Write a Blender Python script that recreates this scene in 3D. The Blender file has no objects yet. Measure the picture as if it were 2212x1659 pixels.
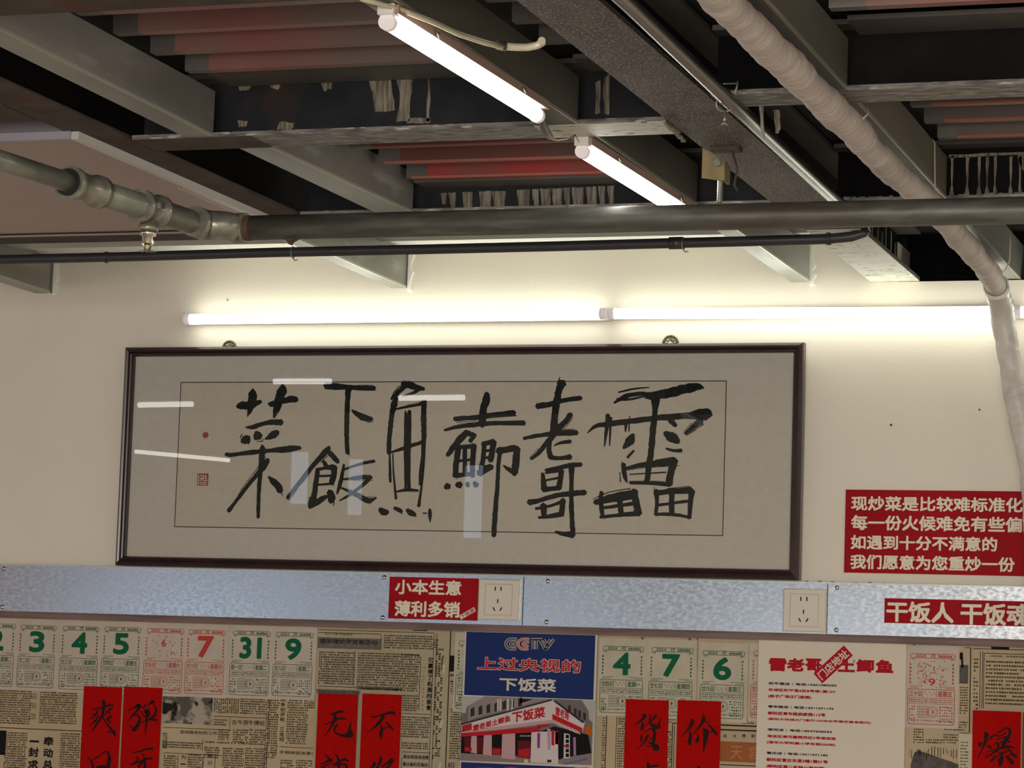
import bpy, math, random
from mathutils import Vector, Matrix
random.seed(7)
SC = bpy.context.scene
COL = SC.collection

# ------------------------------------------------------------------ camera (fitted to the photograph)
FPX, YAW, PIT, ROL = 5809.0, 0.32992, 0.11305, 0.03628
CAM = Vector((1.75, -5.3, 1.5))
cy_, sy_, cp_, sp_ = math.cos(YAW), math.sin(YAW), math.cos(PIT), math.sin(PIT)
FW = Vector((-sy_*cp_, cy_*cp_, sp_)); RT = Vector((cy_, sy_, 0)); UP = RT.cross(FW)
RT2 = math.cos(ROL)*RT + math.sin(ROL)*UP
UP2 = -math.sin(ROL)*RT + math.cos(ROL)*UP
cd = bpy.data.cameras.new('camera'); cam = bpy.data.objects.new('camera', cd); COL.objects.link(cam)
cd.sensor_width = 36; cd.lens = FPX*36/2212; cd.clip_start = 0.05; cd.clip_end = 100
M = Matrix.Identity(4)
for i in range(3):
    M[i][0] = RT2[i]; M[i][1] = UP2[i]; M[i][2] = -FW[i]; M[i][3] = CAM[i]
cam.matrix_world = M
SC.camera = cam

# ------------------------------------------------------------------ world, exposure, fill lights
w = bpy.data.worlds.new('world'); SC.world = w; w.use_nodes = True
w.node_tree.nodes['Background'].inputs[0].default_value = (0.55, 0.68, 0.9, 1)
w.node_tree.nodes['Background'].inputs[1].default_value = 0.6
SC.view_settings.view_transform = 'Standard'; SC.view_settings.look = 'None'
SC.view_settings.exposure = 0.0; SC.view_settings.gamma = 1.0; SC.view_settings.use_curve_mapping = False
SC.cycles.max_bounces = 7; SC.cycles.caustics_reflective = False; SC.cycles.caustics_refractive = False
SC.cycles.use_denoising = True

def area(name, loc, tgt, sx, sy, power, col):
    l = bpy.data.lights.new(name, 'AREA'); l.shape = 'RECTANGLE'; l.size = sx; l.size_y = sy
    l.energy = power; l.color = col
    o = bpy.data.objects.new(name, l); COL.objects.link(o); o.location = loc
    o.rotation_euler = (Vector(tgt)-Vector(loc)).to_track_quat('-Z', 'Y').to_euler()
    return o
# added unseen area lights filling the room from behind and from the left
area('fill_light', (2.0, -8.7, 1.5), (0.3, 0, 1.7), 2.8, 1.7, 190, (1.0, 0.93, 0.84))
area('fill_light', (-5.6, -3.0, 1.5), (-0.8, 0, 1.7), 1.6, 1.2, 17, (1.0, 0.76, 0.66))
# added overhead fill panels, out of view
for lx, ly in ((2.6, -1.7), (2.6, -3.6), (0.9, -4.2)):
    area('fill_panel', (lx, ly, 2.32), (lx, ly, 0), 0.3, 1.2, 15, (1.0, 0.97, 0.9))

# ------------------------------------------------------------------ pixel -> world helpers
def ray(px, py):
    return FW + RT2*((px-1106)/FPX) - UP2*((py-829.5)/FPX)
def onY(px, py, y=0.0):
    d = ray(px, py); return CAM + d*((y-CAM.y)/d.y)
def onZ(px, py, z):
    d = ray(px, py); return CAM + d*((z-CAM.z)/d.z)
def onX(px, py, x):
    d = ray(px, py); return CAM + d*((x-CAM.x)/d.x)

# ------------------------------------------------------------------ materials
def lin(c):
    return tuple((v/255/12.92 if v/255 <= 0.04045 else ((v/255+0.055)/1.055)**2.4) for v in c)
MATS = {}
def mat(name, col, rough=0.6, metal=0.0, col2=None, scale=20, lo=0.35, hi=0.65, stretch=None,
        bump=0.0, bscale=200, emit=0, spec=0.5, detail=6, rough2=None, col3=None, scale3=60, lo3=.55, hi3=.62):
    if name in MATS: return MATS[name]
    m = bpy.data.materials.new(name); m.use_nodes = True; MATS[name] = m
    nt = m.node_tree; N = nt.nodes; L = nt.links; b = N['Principled BSDF']
    b.inputs['Base Color'].default_value = (*col, 1); b.inputs['Roughness'].default_value = rough
    b.inputs['Metallic'].default_value = metal; b.inputs['Specular IOR Level'].default_value = spec
    tc = mp = None
    if col2 or bump or col3:
        tc = N.new('ShaderNodeNewGeometry'); mp = N.new('ShaderNodeMapping')
        L.new(tc.outputs['Position'], mp.inputs['Vector'])
        if stretch: mp.inputs['Scale'].default_value = stretch
    out = None
    if col2:
        n = N.new('ShaderNodeTexNoise'); n.inputs['Scale'].default_value = scale; n.inputs['Detail'].default_value = detail
        L.new(mp.outputs[0], n.inputs['Vector'])
        r = N.new('ShaderNodeValToRGB'); r.color_ramp.elements[0].position = lo; r.color_ramp.elements[1].position = hi
        r.color_ramp.elements[0].color = (*col, 1); r.color_ramp.elements[1].color = (*col2, 1)
        L.new(n.outputs['Fac'], r.inputs['Fac']); out = r.outputs['Color']
        if rough2 is not None:
            mr = N.new('ShaderNodeMapRange'); mr.inputs['From Min'].default_value = lo; mr.inputs['From Max'].default_value = hi
            mr.inputs['To Min'].default_value = rough; mr.inputs['To Max'].default_value = rough2
            L.new(n.outputs['Fac'], mr.inputs['Value']); L.new(mr.outputs[0], b.inputs['Roughness'])
    if col3:
        n3 = N.new('ShaderNodeTexNoise'); n3.inputs['Scale'].default_value = scale3; n3.inputs['Detail'].default_value = 8
        L.new(mp.outputs[0], n3.inputs['Vector'])
        m3 = N.new('ShaderNodeMapRange'); m3.inputs['From Min'].default_value = lo3; m3.inputs['From Max'].default_value = hi3
        L.new(n3.outputs['Fac'], m3.inputs['Value'])
        mx = N.new('ShaderNodeMix'); mx.data_type = 'RGBA'
        L.new(m3.outputs[0], mx.inputs['Factor'])
        if out: L.new(out, mx.inputs['A'])
        else: mx.inputs['A'].default_value = (*col, 1)
        mx.inputs['B'].default_value = (*col3, 1); out = mx.outputs['Result']
    if out: L.new(out, b.inputs['Base Color'])
    if bump:
        n2 = N.new('ShaderNodeTexNoise'); n2.inputs['Scale'].default_value = bscale; n2.inputs['Detail'].default_value = 4
        L.new(mp.outputs[0], n2.inputs['Vector'])
        bp = N.new('ShaderNodeBump'); bp.inputs['Strength'].default_value = bump; bp.inputs['Distance'].default_value = 0.002
        L.new(n2.outputs['Fac'], bp.inputs['Height']); L.new(bp.outputs[0], b.inputs['Normal'])
    if emit:
        b.inputs['Emission Color'].default_value = (*col, 1); b.inputs['Emission Strength'].default_value = emit
    return m

PLASTER = mat('plaster', (.80, .745, .655), .8, col2=(.75, .695, .605), scale=3, lo=.3, hi=.75, bump=.16, bscale=150, spec=.25)
PLASTERHI = mat('plaster_ledge', (.90, .90, .84), .7, bump=.3, bscale=60)
GALV = mat('galvanised_cover', (.40, .43, .465), .19, .95, col2=(.50, .53, .565), scale=160, lo=.4, hi=.62, rough2=.31, bump=.035, bscale=260, stretch=(.6, 1, 1))
BROWN = mat('brown_batten', (.12, .075, .065), .6, col2=(.2, .13, .12), scale=30, stretch=(.2, 1, 3))
JOIST = mat('joist_steel', (.36, .365, .34), .36, .5, col2=(.25, .24, .22), scale=9, stretch=(1, .25, 1), bump=.1, col3=(.48, .49, .46), scale3=25, lo3=.6, hi3=.75)
WEBK = mat('beam_black', (.0045, .0045, .0055), .75, col2=(.008, .007, .008), scale=14, spec=.15)  # blacker copy of the beam web colour
WEB = mat('beam_dark_paint', (.010, .0115, .016), .6, col2=(.022, .024, .03), scale=14, bump=.1, col3=(.05, .022, .012), scale3=7, lo3=.6, hi3=.75, spec=.3)
RUST = mat('rusty_flange', (.050, .038, .032), .7, .0, col2=(.085, .066, .056), scale=18, bump=.3, bscale=150, col3=(.09, .035, .018), scale3=12, lo3=.56, hi3=.68, spec=.25)
SPECK = mat('speckled_flange', (.050, .040, .034), .6, .1, col2=(.095, .080, .070), scale=30, bump=.4, bscale=300, col3=(.35, .325, .30), scale3=300, lo3=.52, hi3=.72, stretch=(1, .5, 1))
FLAKE = mat('flaking_flange', (.22, .205, .19), .55, col2=(.08, .07, .065), scale=110, lo=.44, hi=.62, stretch=(.22, 1, 1), bump=.4, bscale=300, col3=(.42, .41, .40), scale3=160, lo3=.57, hi3=.66)
PEEL = mat('peeling_paint', (.33, .29, .225), .85, col2=(.13, .11, .085), scale=60, stretch=(3.5, 1, .4), lo=.38, hi=.62, bump=.6, bscale=160)
DECK = mat('deck_plain', (.16, .15, .14), .5, .3, col2=(.12, .11, .105), scale=6)
REFLPINK = mat('deck_pink_reflection', (.33, .09, .095), .5, .1, col2=(.25, .15, .13), scale=2.2, stretch=(1.6, .3, .3), lo=.42, hi=.62)  # deck pinks and reds: reflections of red things put into the colour
REFLDULL = mat('deck_dull_red_reflection', (.17, .055, .045), .5, .1, col2=(.12, .075, .065), scale=2.5, stretch=(1.6, .3, .3), lo=.42, hi=.6)
REFLRED = mat('deck_red_reflection', (.42, .045, .035), .5, .1, col2=(.22, .09, .08), scale=3, stretch=(1.6, .3, .3), lo=.45, hi=.65)
def pink_reflection(x0, x1):
    m = REFLPINK; nt = m.node_tree; N = nt.nodes; L = nt.links
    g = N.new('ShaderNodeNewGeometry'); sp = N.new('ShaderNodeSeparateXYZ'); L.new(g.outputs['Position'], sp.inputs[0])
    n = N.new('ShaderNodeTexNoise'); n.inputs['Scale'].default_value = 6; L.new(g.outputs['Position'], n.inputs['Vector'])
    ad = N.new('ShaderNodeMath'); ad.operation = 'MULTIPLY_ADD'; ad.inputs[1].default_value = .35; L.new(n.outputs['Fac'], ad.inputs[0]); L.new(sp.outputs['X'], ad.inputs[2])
    # painted red reflection fades to brown away from the sheet end
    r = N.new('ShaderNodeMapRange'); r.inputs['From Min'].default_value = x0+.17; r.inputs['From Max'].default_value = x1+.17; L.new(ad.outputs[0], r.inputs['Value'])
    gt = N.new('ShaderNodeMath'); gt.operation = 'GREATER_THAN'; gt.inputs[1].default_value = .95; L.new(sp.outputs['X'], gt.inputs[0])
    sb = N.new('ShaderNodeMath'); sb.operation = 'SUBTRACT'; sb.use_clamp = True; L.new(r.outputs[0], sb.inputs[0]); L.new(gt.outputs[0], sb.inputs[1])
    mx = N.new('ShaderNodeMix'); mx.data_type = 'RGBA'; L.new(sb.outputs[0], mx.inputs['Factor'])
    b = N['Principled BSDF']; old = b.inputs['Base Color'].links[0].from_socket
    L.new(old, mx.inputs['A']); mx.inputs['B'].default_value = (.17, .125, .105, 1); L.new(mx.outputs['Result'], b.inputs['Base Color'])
DECKBROWN = mat('deck_brown', (.15, .12, .105), .45, .2)
REFLEDGE = mat('deck_edge_reflection', (.45, .16, .12), .5)  # red reflection painted along the rib edges
CREAMF = mat('cream_paint_flaking', (.62, .61, .52), .5, col2=(.5, .49, .42), scale=30, bump=.5, bscale=120, col3=(.10, .09, .07), scale3=90, lo3=.61, hi3=.64, stretch=(.5, 1, 1))
JOISTD = mat('joist_painted_shade', (.15, .145, .125), .5, .3, col2=(.11, .105, .09), scale=9, stretch=(1, .25, 1))  # darker copy of the joist steel, shade put into its colour
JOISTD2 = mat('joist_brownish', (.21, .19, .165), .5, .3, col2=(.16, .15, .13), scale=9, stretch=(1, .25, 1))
DARK = mat('dark_void', (.012, .012, .013), .8)
PIPE = mat('black_pipe', (.095, .094, .082), .42, .3, col2=(.16, .158, .138), scale=60, stretch=(.2, 1, 1), lo=.45, hi=.68, bump=.2, bscale=90, col3=(.085, .062, .048), scale3=9, lo3=.58, hi3=.7)
PIPEG = mat('grey_green_pipe', (.27, .275, .23), .34, .4, col2=(.19, .19, .155), scale=30, stretch=(1, .5, 1), bump=.25, bscale=120)
FIT = mat('pipe_fitting', (.34, .33, .27), .30, .5, col2=(.22, .215, .18), scale=50, bump=.2, bscale=90)
PIPERUST = mat('pipe_rust', (.12, .05, .025), .8, col2=(.05, .03, .02), scale=90)
STEEL = mat('steel_tube', (.20, .19, .175), .25, .8, col2=(.13, .12, .11), scale=12, stretch=(1, .2, 1))
CONDUIT = mat('black_conduit', (.035, .033, .038), .38, 0, spec=.6)
CHROME = mat('chrome', (.8, .78, .7), .12, 1)
WRAP = mat('white_wrap', (.58, .515, .49), .65, col2=(.48, .42, .40), scale=14, bump=1.0, bscale=48, stretch=(1,1.8,1), spec=.25)
WRAP2 = mat('white_wrap_glossy', (.66, .645, .60), .4, col2=(.5, .48, .45), scale=22, bump=.3, bscale=45)
BOARD = mat('ceiling_board', (.44, .33, .31), .5, col2=(.41, .31, .29), scale=5)
TRIMW = mat('board_trim', (.62, .60, .58), .35, .2)
TRIMP = mat('board_fascia', (.20, .185, .21), .4)
TUBE = mat('lamp_tube', (.97, 1, .87), .4, emit=7.5)
TUBEC = mat('ceiling_lamp_tube', (1, .99, .93), .4, emit=12)
CAP = mat('lamp_cap', (.82, .74, .74), .35, emit=.25)
LBASE = mat('lamp_base_brown', (.35, .24, .2), .5)
LBASEW = mat('lamp_base_white', (.8, .8, .76), .5)
CABLE = mat('cream_cable', (.55, .49, .36), .5)
TAPE = mat('dark_tape', (.05, .04, .038), .5)
FRAME = mat('frame_wood', (.028, .014, .016), .22, col2=(.04, .02, .022), scale=14)
MATB = mat('picture_mount', (.69, .64, .575), .85, col2=(.72, .67, .60), scale=60, spec=.1)
PAPER = mat('art_paper', (.68, .60, .50), .85, col2=(.71, .63, .53), scale=70, spec=.1)
INK = mat('ink', (.006, .009, .009), .7, col2=(.016, .02, .02), scale=60, spec=.2)
INKLINE = mat('border_ink', (.03, .03, .035), .6)
SEAL = mat('seal_red', (.42, .07, .055), .7)
BRASS = mat('brass', (.20, .17, .09), .45, .6)
SIGN = mat('sign_red', (.36, .004, .012), .6, col2=(.31, .003, .010), scale=8, spec=.12)
LETTER = mat('sign_letters', (.76, .69, .56), .5)
SOCK = mat('socket_plastic', (.68, .62, .53), .3)
SLOT = mat('slot_dark', (.02, .012, .02), .5)
SCREW = mat('screw_head', (.6, .6, .6), .2, 1)
NEWS = mat('newsprint', (.50, .40, .265), .9, col2=(.43, .34, .225), scale=6, bump=.15, bscale=60, spec=.1)
NEWS2 = mat('newsprint_grey', (.42, .36, .25), .9, col2=(.36, .31, .21), scale=7, bump=.15, bscale=60, spec=.1)
NEWSTEAR = mat('newsprint_torn', (.52, .45, .33), .85)
NINK = mat('news_ink', (.075, .058, .036), .9, spec=.1)
NHEAD = mat('news_headline', (.014, .012, .011), .9, spec=.1)
NGREY = mat('news_grey_band', (.15, .135, .11), .85, col2=(.10, .09, .075), scale=200)
NPHOTO = mat('news_photo', (.10, .09, .075), .9, col2=(.38, .33, .26), scale=30, lo=.44, hi=.54, detail=3, col3=(.02, .018, .016), scale3=22, lo3=.54, hi3=.58, spec=.1)
NDARK = mat('news_picture_dark', (.05, .045, .04), .8, col2=(.1, .09, .08), scale=60)
ORANGE = mat('news_orange', (.30, .085, .02), .8)
ORLET = mat('news_orange_letter', (.40, .20, .09), .8)
CPAGE = mat('calendar_paper', (.54, .465, .39), .9, col2=(.49, .42, .355), scale=15, spec=.1)
CPAGEG = mat('calendar_paper_greenish', (.45, .42, .315), .9, col2=(.53, .465, .385), scale=25, spec=.1)
CGREEN = mat('calendar_green', (.004, .105, .045), .8, spec=.2)
CGREENL = mat('calendar_green_print', (.055, .115, .058), .9, spec=.1)
CRED = mat('calendar_red', (.45, .035, .015), .7)
CREDL = mat('calendar_red_print', (.40, .075, .045), .9, spec=.1)
SCROLL = mat('scroll_red', (.36, .0015, .001), .85, col2=(.42, .003, .002), scale=160, spec=.1)
SCROLLINK = mat('scroll_ink', (.018, .004, .004), .7, spec=.15)
BLUE = mat('poster_blue', (.004, .020, .125), .5, spec=.2)
PWHITE = mat('poster_white', (.60, .54, .46), .5, spec=.25)
PRED = mat('poster_red', (.46, .012, .025), .5, spec=.2)
PBLACK = mat('poster_black', (.02, .015, .02), .35)
PORANGE = mat('poster_orange_red', (.5, .07, .03), .35)
APAPER = mat('address_paper', (.64, .575, .485), .6, col2=(.67, .60, .505), scale=3, spec=.25)
ARED = mat('address_red', (.40, .008, .022), .7, spec=.1)
ANAVY = mat('address_navy', (.018, .018, .04), .7, spec=.1)
YEL = mat('bracket_yellow', (.30, .235, .11), .55, .2, col2=(.2, .15, .07), scale=30)
SPRIG = mat('grey_smudge', (.22, .24, .19), .8)
def pm(name, rgb):
    return mat('print_'+name, lin(tuple(min(255, c*1.06) for c in rgb)), .6, spec=.1)

pink_reflection(.05, .30)
# ------------------------------------------------------------------ mesh building
class MB:
    def __init__(s): s.v = []; s.f = []; s.sm = False
    def add(s, vs, fs):
        n = len(s.v); s.v += [tuple(p) for p in vs]; s.f += [tuple(i+n for i in f) for f in fs]; return s
    def box(s, a, b):
        x0, y0, z0 = (min(a[i], b[i]) for i in range(3)); x1, y1, z1 = (max(a[i], b[i]) for i in range(3))
        return s.add([(x0,y0,z0),(x1,y0,z0),(x1,y1,z0),(x0,y1,z0),(x0,y0,z1),(x1,y0,z1),(x1,y1,z1),(x0,y1,z1)],
                     [(0,3,2,1),(4,5,6,7),(0,1,5,4),(1,2,6,5),(2,3,7,6),(3,0,4,7)])
    def rect(s, x0, z0, x1, z1, y):
        return s.add([(x0,y,z0),(x1,y,z0),(x1,y,z1),(x0,y,z1)], [(0,1,2,3)])
    def prism(s, pts, y0, y1):      # polygon in x,z extruded along y (y0 = front)
        n = len(pts)
        s.add([(p[0],y0,p[1]) for p in pts]+[(p[0],y1,p[1]) for p in pts],
              [tuple(range(n)), tuple(range(2*n-1, n-1, -1))]+[(i,n+i,n+(i+1)%n,(i+1)%n) for i in range(n)])
        return s
    def tube(s, path, r, seg=16, cap=True, rfun=None, twist=0):
        path = [Vector(p) for p in path]; n = len(path); base = len(s.v)
        t0 = (path[1]-path[0]).normalized()
        ref = Vector((0,0,1)) if abs(t0.z) < .9 else Vector((0,1,0))
        u = t0.cross(ref).normalized()
        for i, p in enumerate(path):
            t = (path[min(i+1,n-1)]-path[max(i-1,0)]).normalized()
            u = (u - t*u.dot(t)).normalized(); v = t.cross(u)
            rr = r[i] if isinstance(r, (list, tuple)) else r
            for k in range(seg):
                a = 2*math.pi*k/seg
                q = rr if not rfun else rr*rfun(i, a)
                s.v.append(tuple(p + (u*math.cos(a)+v*math.sin(a))*q))
        for i in range(n-1):
            for k in range(seg):
                a = base+i*seg+k; b = base+i*seg+(k+1) % seg
                s.f.append((a, b, b+seg, a+seg))
        if cap:
            s.f.append(tuple(base+k for k in range(seg-1,-1,-1)))
            s.f.append(tuple(base+(n-1)*seg+k for k in range(seg)))
        s.sm = True
        return s
    def ring(s, c, R, r, axis='y', seg=20, a0=0, a1=2*math.pi):
        c = Vector(c); pts = []
        for i in range(seg+1):
            a = a0+(a1-a0)*i/seg
            o = (math.cos(a)*R, math.sin(a)*R)
            pts.append(c + (Vector((o[0],0,o[1])) if axis == 'y' else Vector((0,o[0],o[1])) if axis == 'x' else Vector((o[0],o[1],0))))
        return s.tube(pts, r, 8)
    def obj(s, name, m, parent=None, label=None, cat=None, group=None, kind=None, origin=None, local=False):
        if parent is not None: org = Vector(parent['_o'])
        elif origin is not None: org = Vector(origin)
        else:
            lo = [min(p[i] for p in s.v) for i in range(3)]; hi = [max(p[i] for p in s.v) for i in range(3)]
            org = Vector(((lo[0]+hi[0])/2, (lo[1]+hi[1])/2, lo[2]))
        me = bpy.data.meshes.new(name)
        vs = s.v if local else [(p[0]-org.x, p[1]-org.y, p[2]-org.z) for p in s.v]
        me.from_pydata(vs, [], s.f); me.update()
        if s.sm:
            me.polygons.foreach_set('use_smooth', [len(p.vertices) == 4 for p in me.polygons])
        me.materials.append(m)
        o = bpy.data.objects.new(name, me); COL.objects.link(o)
        o['_o'] = tuple(org)
        if parent is not None: o.parent = parent
        else: o.location = org
        tag(o, label, cat, group, kind)
        return o
def tag(o, label=None, cat=None, group=None, kind=None):
    if label: o['label'] = label
    if cat: o['category'] = cat
    if group: o['group'] = group
    if kind: o['kind'] = kind
def thing(name, label, cat, loc, group=None, kind=None):
    o = bpy.data.objects.new(name, None); COL.objects.link(o); o.location = loc; o.empty_display_size = .02
    o['_o'] = tuple(loc); tag(o, label, cat, group, kind); return o

def jitter_poly(pts, amp, sub=3):
    out = []
    for i in range(len(pts)):
        a = pts[i]; b = pts[(i+1) % len(pts)]
        for k in range(sub):
            t = k/sub
            out.append((a[0]+(b[0]-a[0])*t+random.uniform(-amp, amp), a[1]+(b[1]-a[1])*t+random.uniform(-amp, amp)))
    return out

# ---- brush strokes: list of strokes, each [(x, y, width), ...]
def brush(strokes, conv, wscale, mb, y, rag=0.06, dry=0.0):
    strokes = [[(a_, b_, c_*wscale) for a_, b_, c_ in st] for st in strokes]
    if dry:
        ex = []
        for st in strokes:
            if len(st) > 2 and random.random() < dry:
                for k in range(3):
                    i0 = random.randint(0, len(st)-2); seg = st[i0:i0+random.randint(2, 4)]
                    o = random.choice((-1, 1))*random.uniform(.45, .68)
                    if len(seg) > 1: ex.append([(a_+o*c_*.6, b_+o*c_, max(3, c_*.13)) for a_, b_, c_ in seg])
        strokes = strokes+ex
    for si, st in enumerate(strokes):
        if len(st) == 2: st = [st[0], tuple((st[0][i]+st[1][i])/2 for i in range(3)), st[1]]
        P = []
        n = len(st)
        for i in range(n-1):
            p0 = st[max(i-1,0)]; p1 = st[i]; p2 = st[i+1]; p3 = st[min(i+2,n-1)]
            for k in range(5):
                t = k/5
                P.append(tuple(.5*((2*p1[j])+(-p0[j]+p2[j])*t+(2*p0[j]-5*p1[j]+4*p2[j]-p3[j])*t*t+(-p0[j]+3*p1[j]-3*p2[j]+p3[j])*t**3) for j in range(3)))
        P.append(st[-1])
        L = []; R = []
        for i, p in enumerate(P):
            a = P[max(i-1,0)]; b = P[min(i+1,len(P)-1)]
            dx, dy = b[0]-a[0], b[1]-a[1]; l = math.hypot(dx, dy) or 1
            nx, ny = -dy/l, dx/l
            w1 = max(p[2],2)/2*(1+random.uniform(-rag, rag)); w2 = max(p[2],2)/2*(1+random.uniform(-rag, rag))
            L.append((p[0]+nx*w1, p[1]+ny*w1)); R.append((p[0]-nx*w2, p[1]-ny*w2))
        def capp(p, q, w):
            dx, dy = p[0]-q[0], p[1]-q[1]; l = math.hypot(dx, dy) or 1
            return (p[0]+dx/l*w*.32, p[1]+dy/l*w*.32)
        c0 = capp(P[0], P[1], P[0][2]); c1 = capp(P[-1], P[-2], P[-1][2])
        pts = [c0]+L+[c1]+R[::-1]
        W = [conv(q[0], q[1]) for q in pts]; m = len(L)
        vs = [(q[0], y-si*8e-6, q[1]) for q in W]; fs = [(0, 1, len(pts)-1)]
        for i in range(m-1): fs.append((1+i, 2+i, len(pts)-2-i, len(pts)-1-i))
        fs.append((m, m+1, m+2))
        mb.add(vs, fs)
    return mb

# ---- lettering
GL = {}
def glyph(s, bold=0.0, space=1.0):
    k = (s, bold, space)
    if k in GL: return GL[k]
    cu = bpy.data.curves.new('lettering', 'FONT'); cu.body = s; cu.offset = bold; cu.resolution_u = 6 if len(s) <= 2 and s.isdigit() else 2
    cu.space_character = space; cu.space_line = .82
    cu.fill_mode = 'FRONT'
    o = bpy.data.objects.new('lettering', cu); COL.objects.link(o)
    dg = bpy.context.evaluated_depsgraph_get()
    me = bpy.data.meshes.new_from_object(o.evaluated_get(dg))
    vs = [(v.co.x, v.co.y) for v in me.vertices]; fs = [tuple(p.vertices) for p in me.polygons]
    bpy.data.objects.remove(o); bpy.data.curves.remove(cu); bpy.data.meshes.remove(me)
    x0 = min(v[0] for v in vs); x1 = max(v[0] for v in vs); y0 = min(v[1] for v in vs); y1 = max(v[1] for v in vs)
    GL[k] = ([((v[0]-x0)/(x1-x0), (v[1]-y0)/(y1-y0)) for v in vs], fs); return GL[k]
def text(mb, s, x0, z0, x1, z1, y, bold=0.0, grow=0.0, rot=0.0, shear=0.0, space=1.0, slope=0.0):
    """flat lettering filling the given ink box; bold thickens every stroke by shifted copies of the outline"""
    vs, fs = glyph(s, 0.0, space)
    nl = s.count('\n')+1; bd = bold*1.15*(z1-z0)/nl - grow
    if s in '一': bd = 0
    x0 += bd; x1 -= bd; z0 += bd; z1 -= bd
    cx, cz = (x0+x1)/2, (z0+z1)/2; c, q = math.cos(rot), math.sin(rot)
    if bold or grow:
        r = abs(bold*1.15*(z1-z0)/nl)+grow; nd = 12 if bold > .045 else 8
        q_ = r*.88; offs = [(0, r), (0, -r), (r, 0), (-r, 0), (q_, q_), (q_, -q_), (-q_, q_), (-q_, -q_)]
        if len(s) <= 2 and s.isdigit(): offs = [(r*math.cos(2*math.pi*k/32), r*math.sin(2*math.pi*k/32)) for k in range(32)]
        elif nd == 12: offs += [(r, .5*r), (-r, .5*r), (r, -.5*r), (-r, -.5*r)]
        if r > .0009: offs += [(o[0]*.5, o[1]*.5) for o in offs]
    else: offs = [(0, 0)]
    for kk, (ox, oz) in enumerate(offs):
        out = []; yk = y-kk*(1.4e-5 if len(offs) < 30 else 6e-6)
        for u, v in vs:
            x = x0+(x1-x0)*u-cx + shear*(v-.5)*(z1-z0)+ox; z = z0+(z1-z0)*v-cz+oz+slope*(x1-x0)*(u-.5)
            out.append((cx+x*c-z*q, yk, cz+x*q+z*c))
        mb.add(out, fs)
    return mb
def ptext(mb, s, px0, py0, px1, py1, y, **k):     # ink box given by its top-left and bottom-right pixels on the wall
    a = onY(px0, py0, y); b = onY(px1, py1, y)
    return text(mb, s, a.x, b.z, b.x, a.z, y, **k)
def prect(mb, px0, py0, px1, py1, y):
    a = onY(px0, py0, y); b = onY(px1, py1, y)
    return mb.rect(a.x, b.z, b.x, a.z, y)

# ================================================================== SETTING
S = dict(kind='structure')
H = 2.343
# photographed wall: plastered front, top edge lower to the right of the girder
MB().box((-6, 0, 0), (.745, .2, 2.422)).box((.745, 0, 0), (3.6, .2, 2.341)).obj('wall_far', PLASTER, **S)
MB().box((.745, .13, 2.341), (3.6, .2, 2.45)).obj('trim_2', WEBK, **S)
MB().box((-6, -.10, 2.427), (.69, .02, 2.4485)).obj('trim_1', PLASTERHI, **S)
MB().box((-6.2, -9.3, 0), (-6, .2, 3.25)).obj('wall_left', PLASTER, **S)
MB().box((3.6, -9.3, 0), (3.8, .2, 3.25)).obj('wall_right', PLASTER, **S)
MB().box((-6, -9.3, 0), (3.6, -9.1, 3.25)).obj('wall_rear', PLASTER, **S)
MB().box((-6, -9.1, -.1), (3.6, 0, 0)).obj('floor', mat('floor_tile', (.42, .38, .33), .5), **S)
ceil = MB().box((-6.2, -4.6, 2.45), (3.8, .2, 2.5)).obj('ceiling', DARK, **S)
MB().box((-6.2, -9.3, 3.2), (3.8, -4.6, 3.3)).box((-6.2, -4.6, 2.5), (3.8, -4.55, 3.3)).obj('trim_3', PLASTER, **S)
MB().box((-6, .1, 2.40), (.745, .2, 2.45)).obj('trim_4', WEB, **S)
# pressed ribs of the steel deck, piece by piece
def rib(x0, x1, y, m, name='rib', zb=2.416):
    zt = zb+.034
    b = MB().add([(x0,y,zb),(x1,y,zb),(x1,y+.020,zb),(x0,y+.020,zb),(x0,y-.003,zt),(x1,y-.003,zt),(x1,y+.036,zt),(x0,y+.036,zt)],
                 [(0,3,2,1),(0,1,5,4),(1,2,6,5),(2,3,7,6),(3,0,4,7)])
    return b.obj(name, m, ceil)
def bay(x0, x1, ys, ms, endw=.04, zb=2.416):
    for i, y in enumerate(ys):
        rib(x0, x0+endw, y, DECK, 'rib', zb); rib(x0+endw, x1, y, ms[i % len(ms)], 'rib', zb)
bay(-.036, .49, [-2.270, -2.148, -2.029, -1.910, -1.790, -1.672], [REFLPINK])
bay(.04, .50, [-1.33, -1.195, -1.06, -.925], [REFLDULL, REFLDULL, REFLDULL, REFLRED], zb=2.393)
MB().box((.04, -.889, 2.392), (.50, -.826, 2.4495)).obj('rib', DECK, ceil)
for y in (-1.06, -.925): MB().box((.05, y-.001, 2.3915), (.5, y+.003, 2.3955)).obj('rib_edge_reflection', REFLEDGE, ceil)
bay(.556, .69, [-2.23, -2.11, -1.99, -1.87, -1.75], [DECK], .03)
bay(.998, 1.6, [-2.22, -2.10, -1.98, -1.86], [REFLPINK], .05)
bay(.998, 1.6, [-1.38, -1.26, -1.14, -1.015], [DECKBROWN], .03)
for y in (-1.38, -1.26, -1.14, -1.015):
    MB().box((1.03, y-.001, 2.4145), (1.6, y+.003, 2.4185)).obj('rib_edge_reflection', REFLEDGE, ceil, label='painted red reflection along the lower edge of a deck rib')
for xa_, xb_ in ((-.036, .49), (.556, .686), (.998, 1.6)):
    yy = -1.62 if xa_ < .9 else -1.77
    MB().box((xa_, yy+.03, 2.4295), (xb_, yy+.115, 2.4365)).obj('deck_edge', DECK, ceil)
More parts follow.
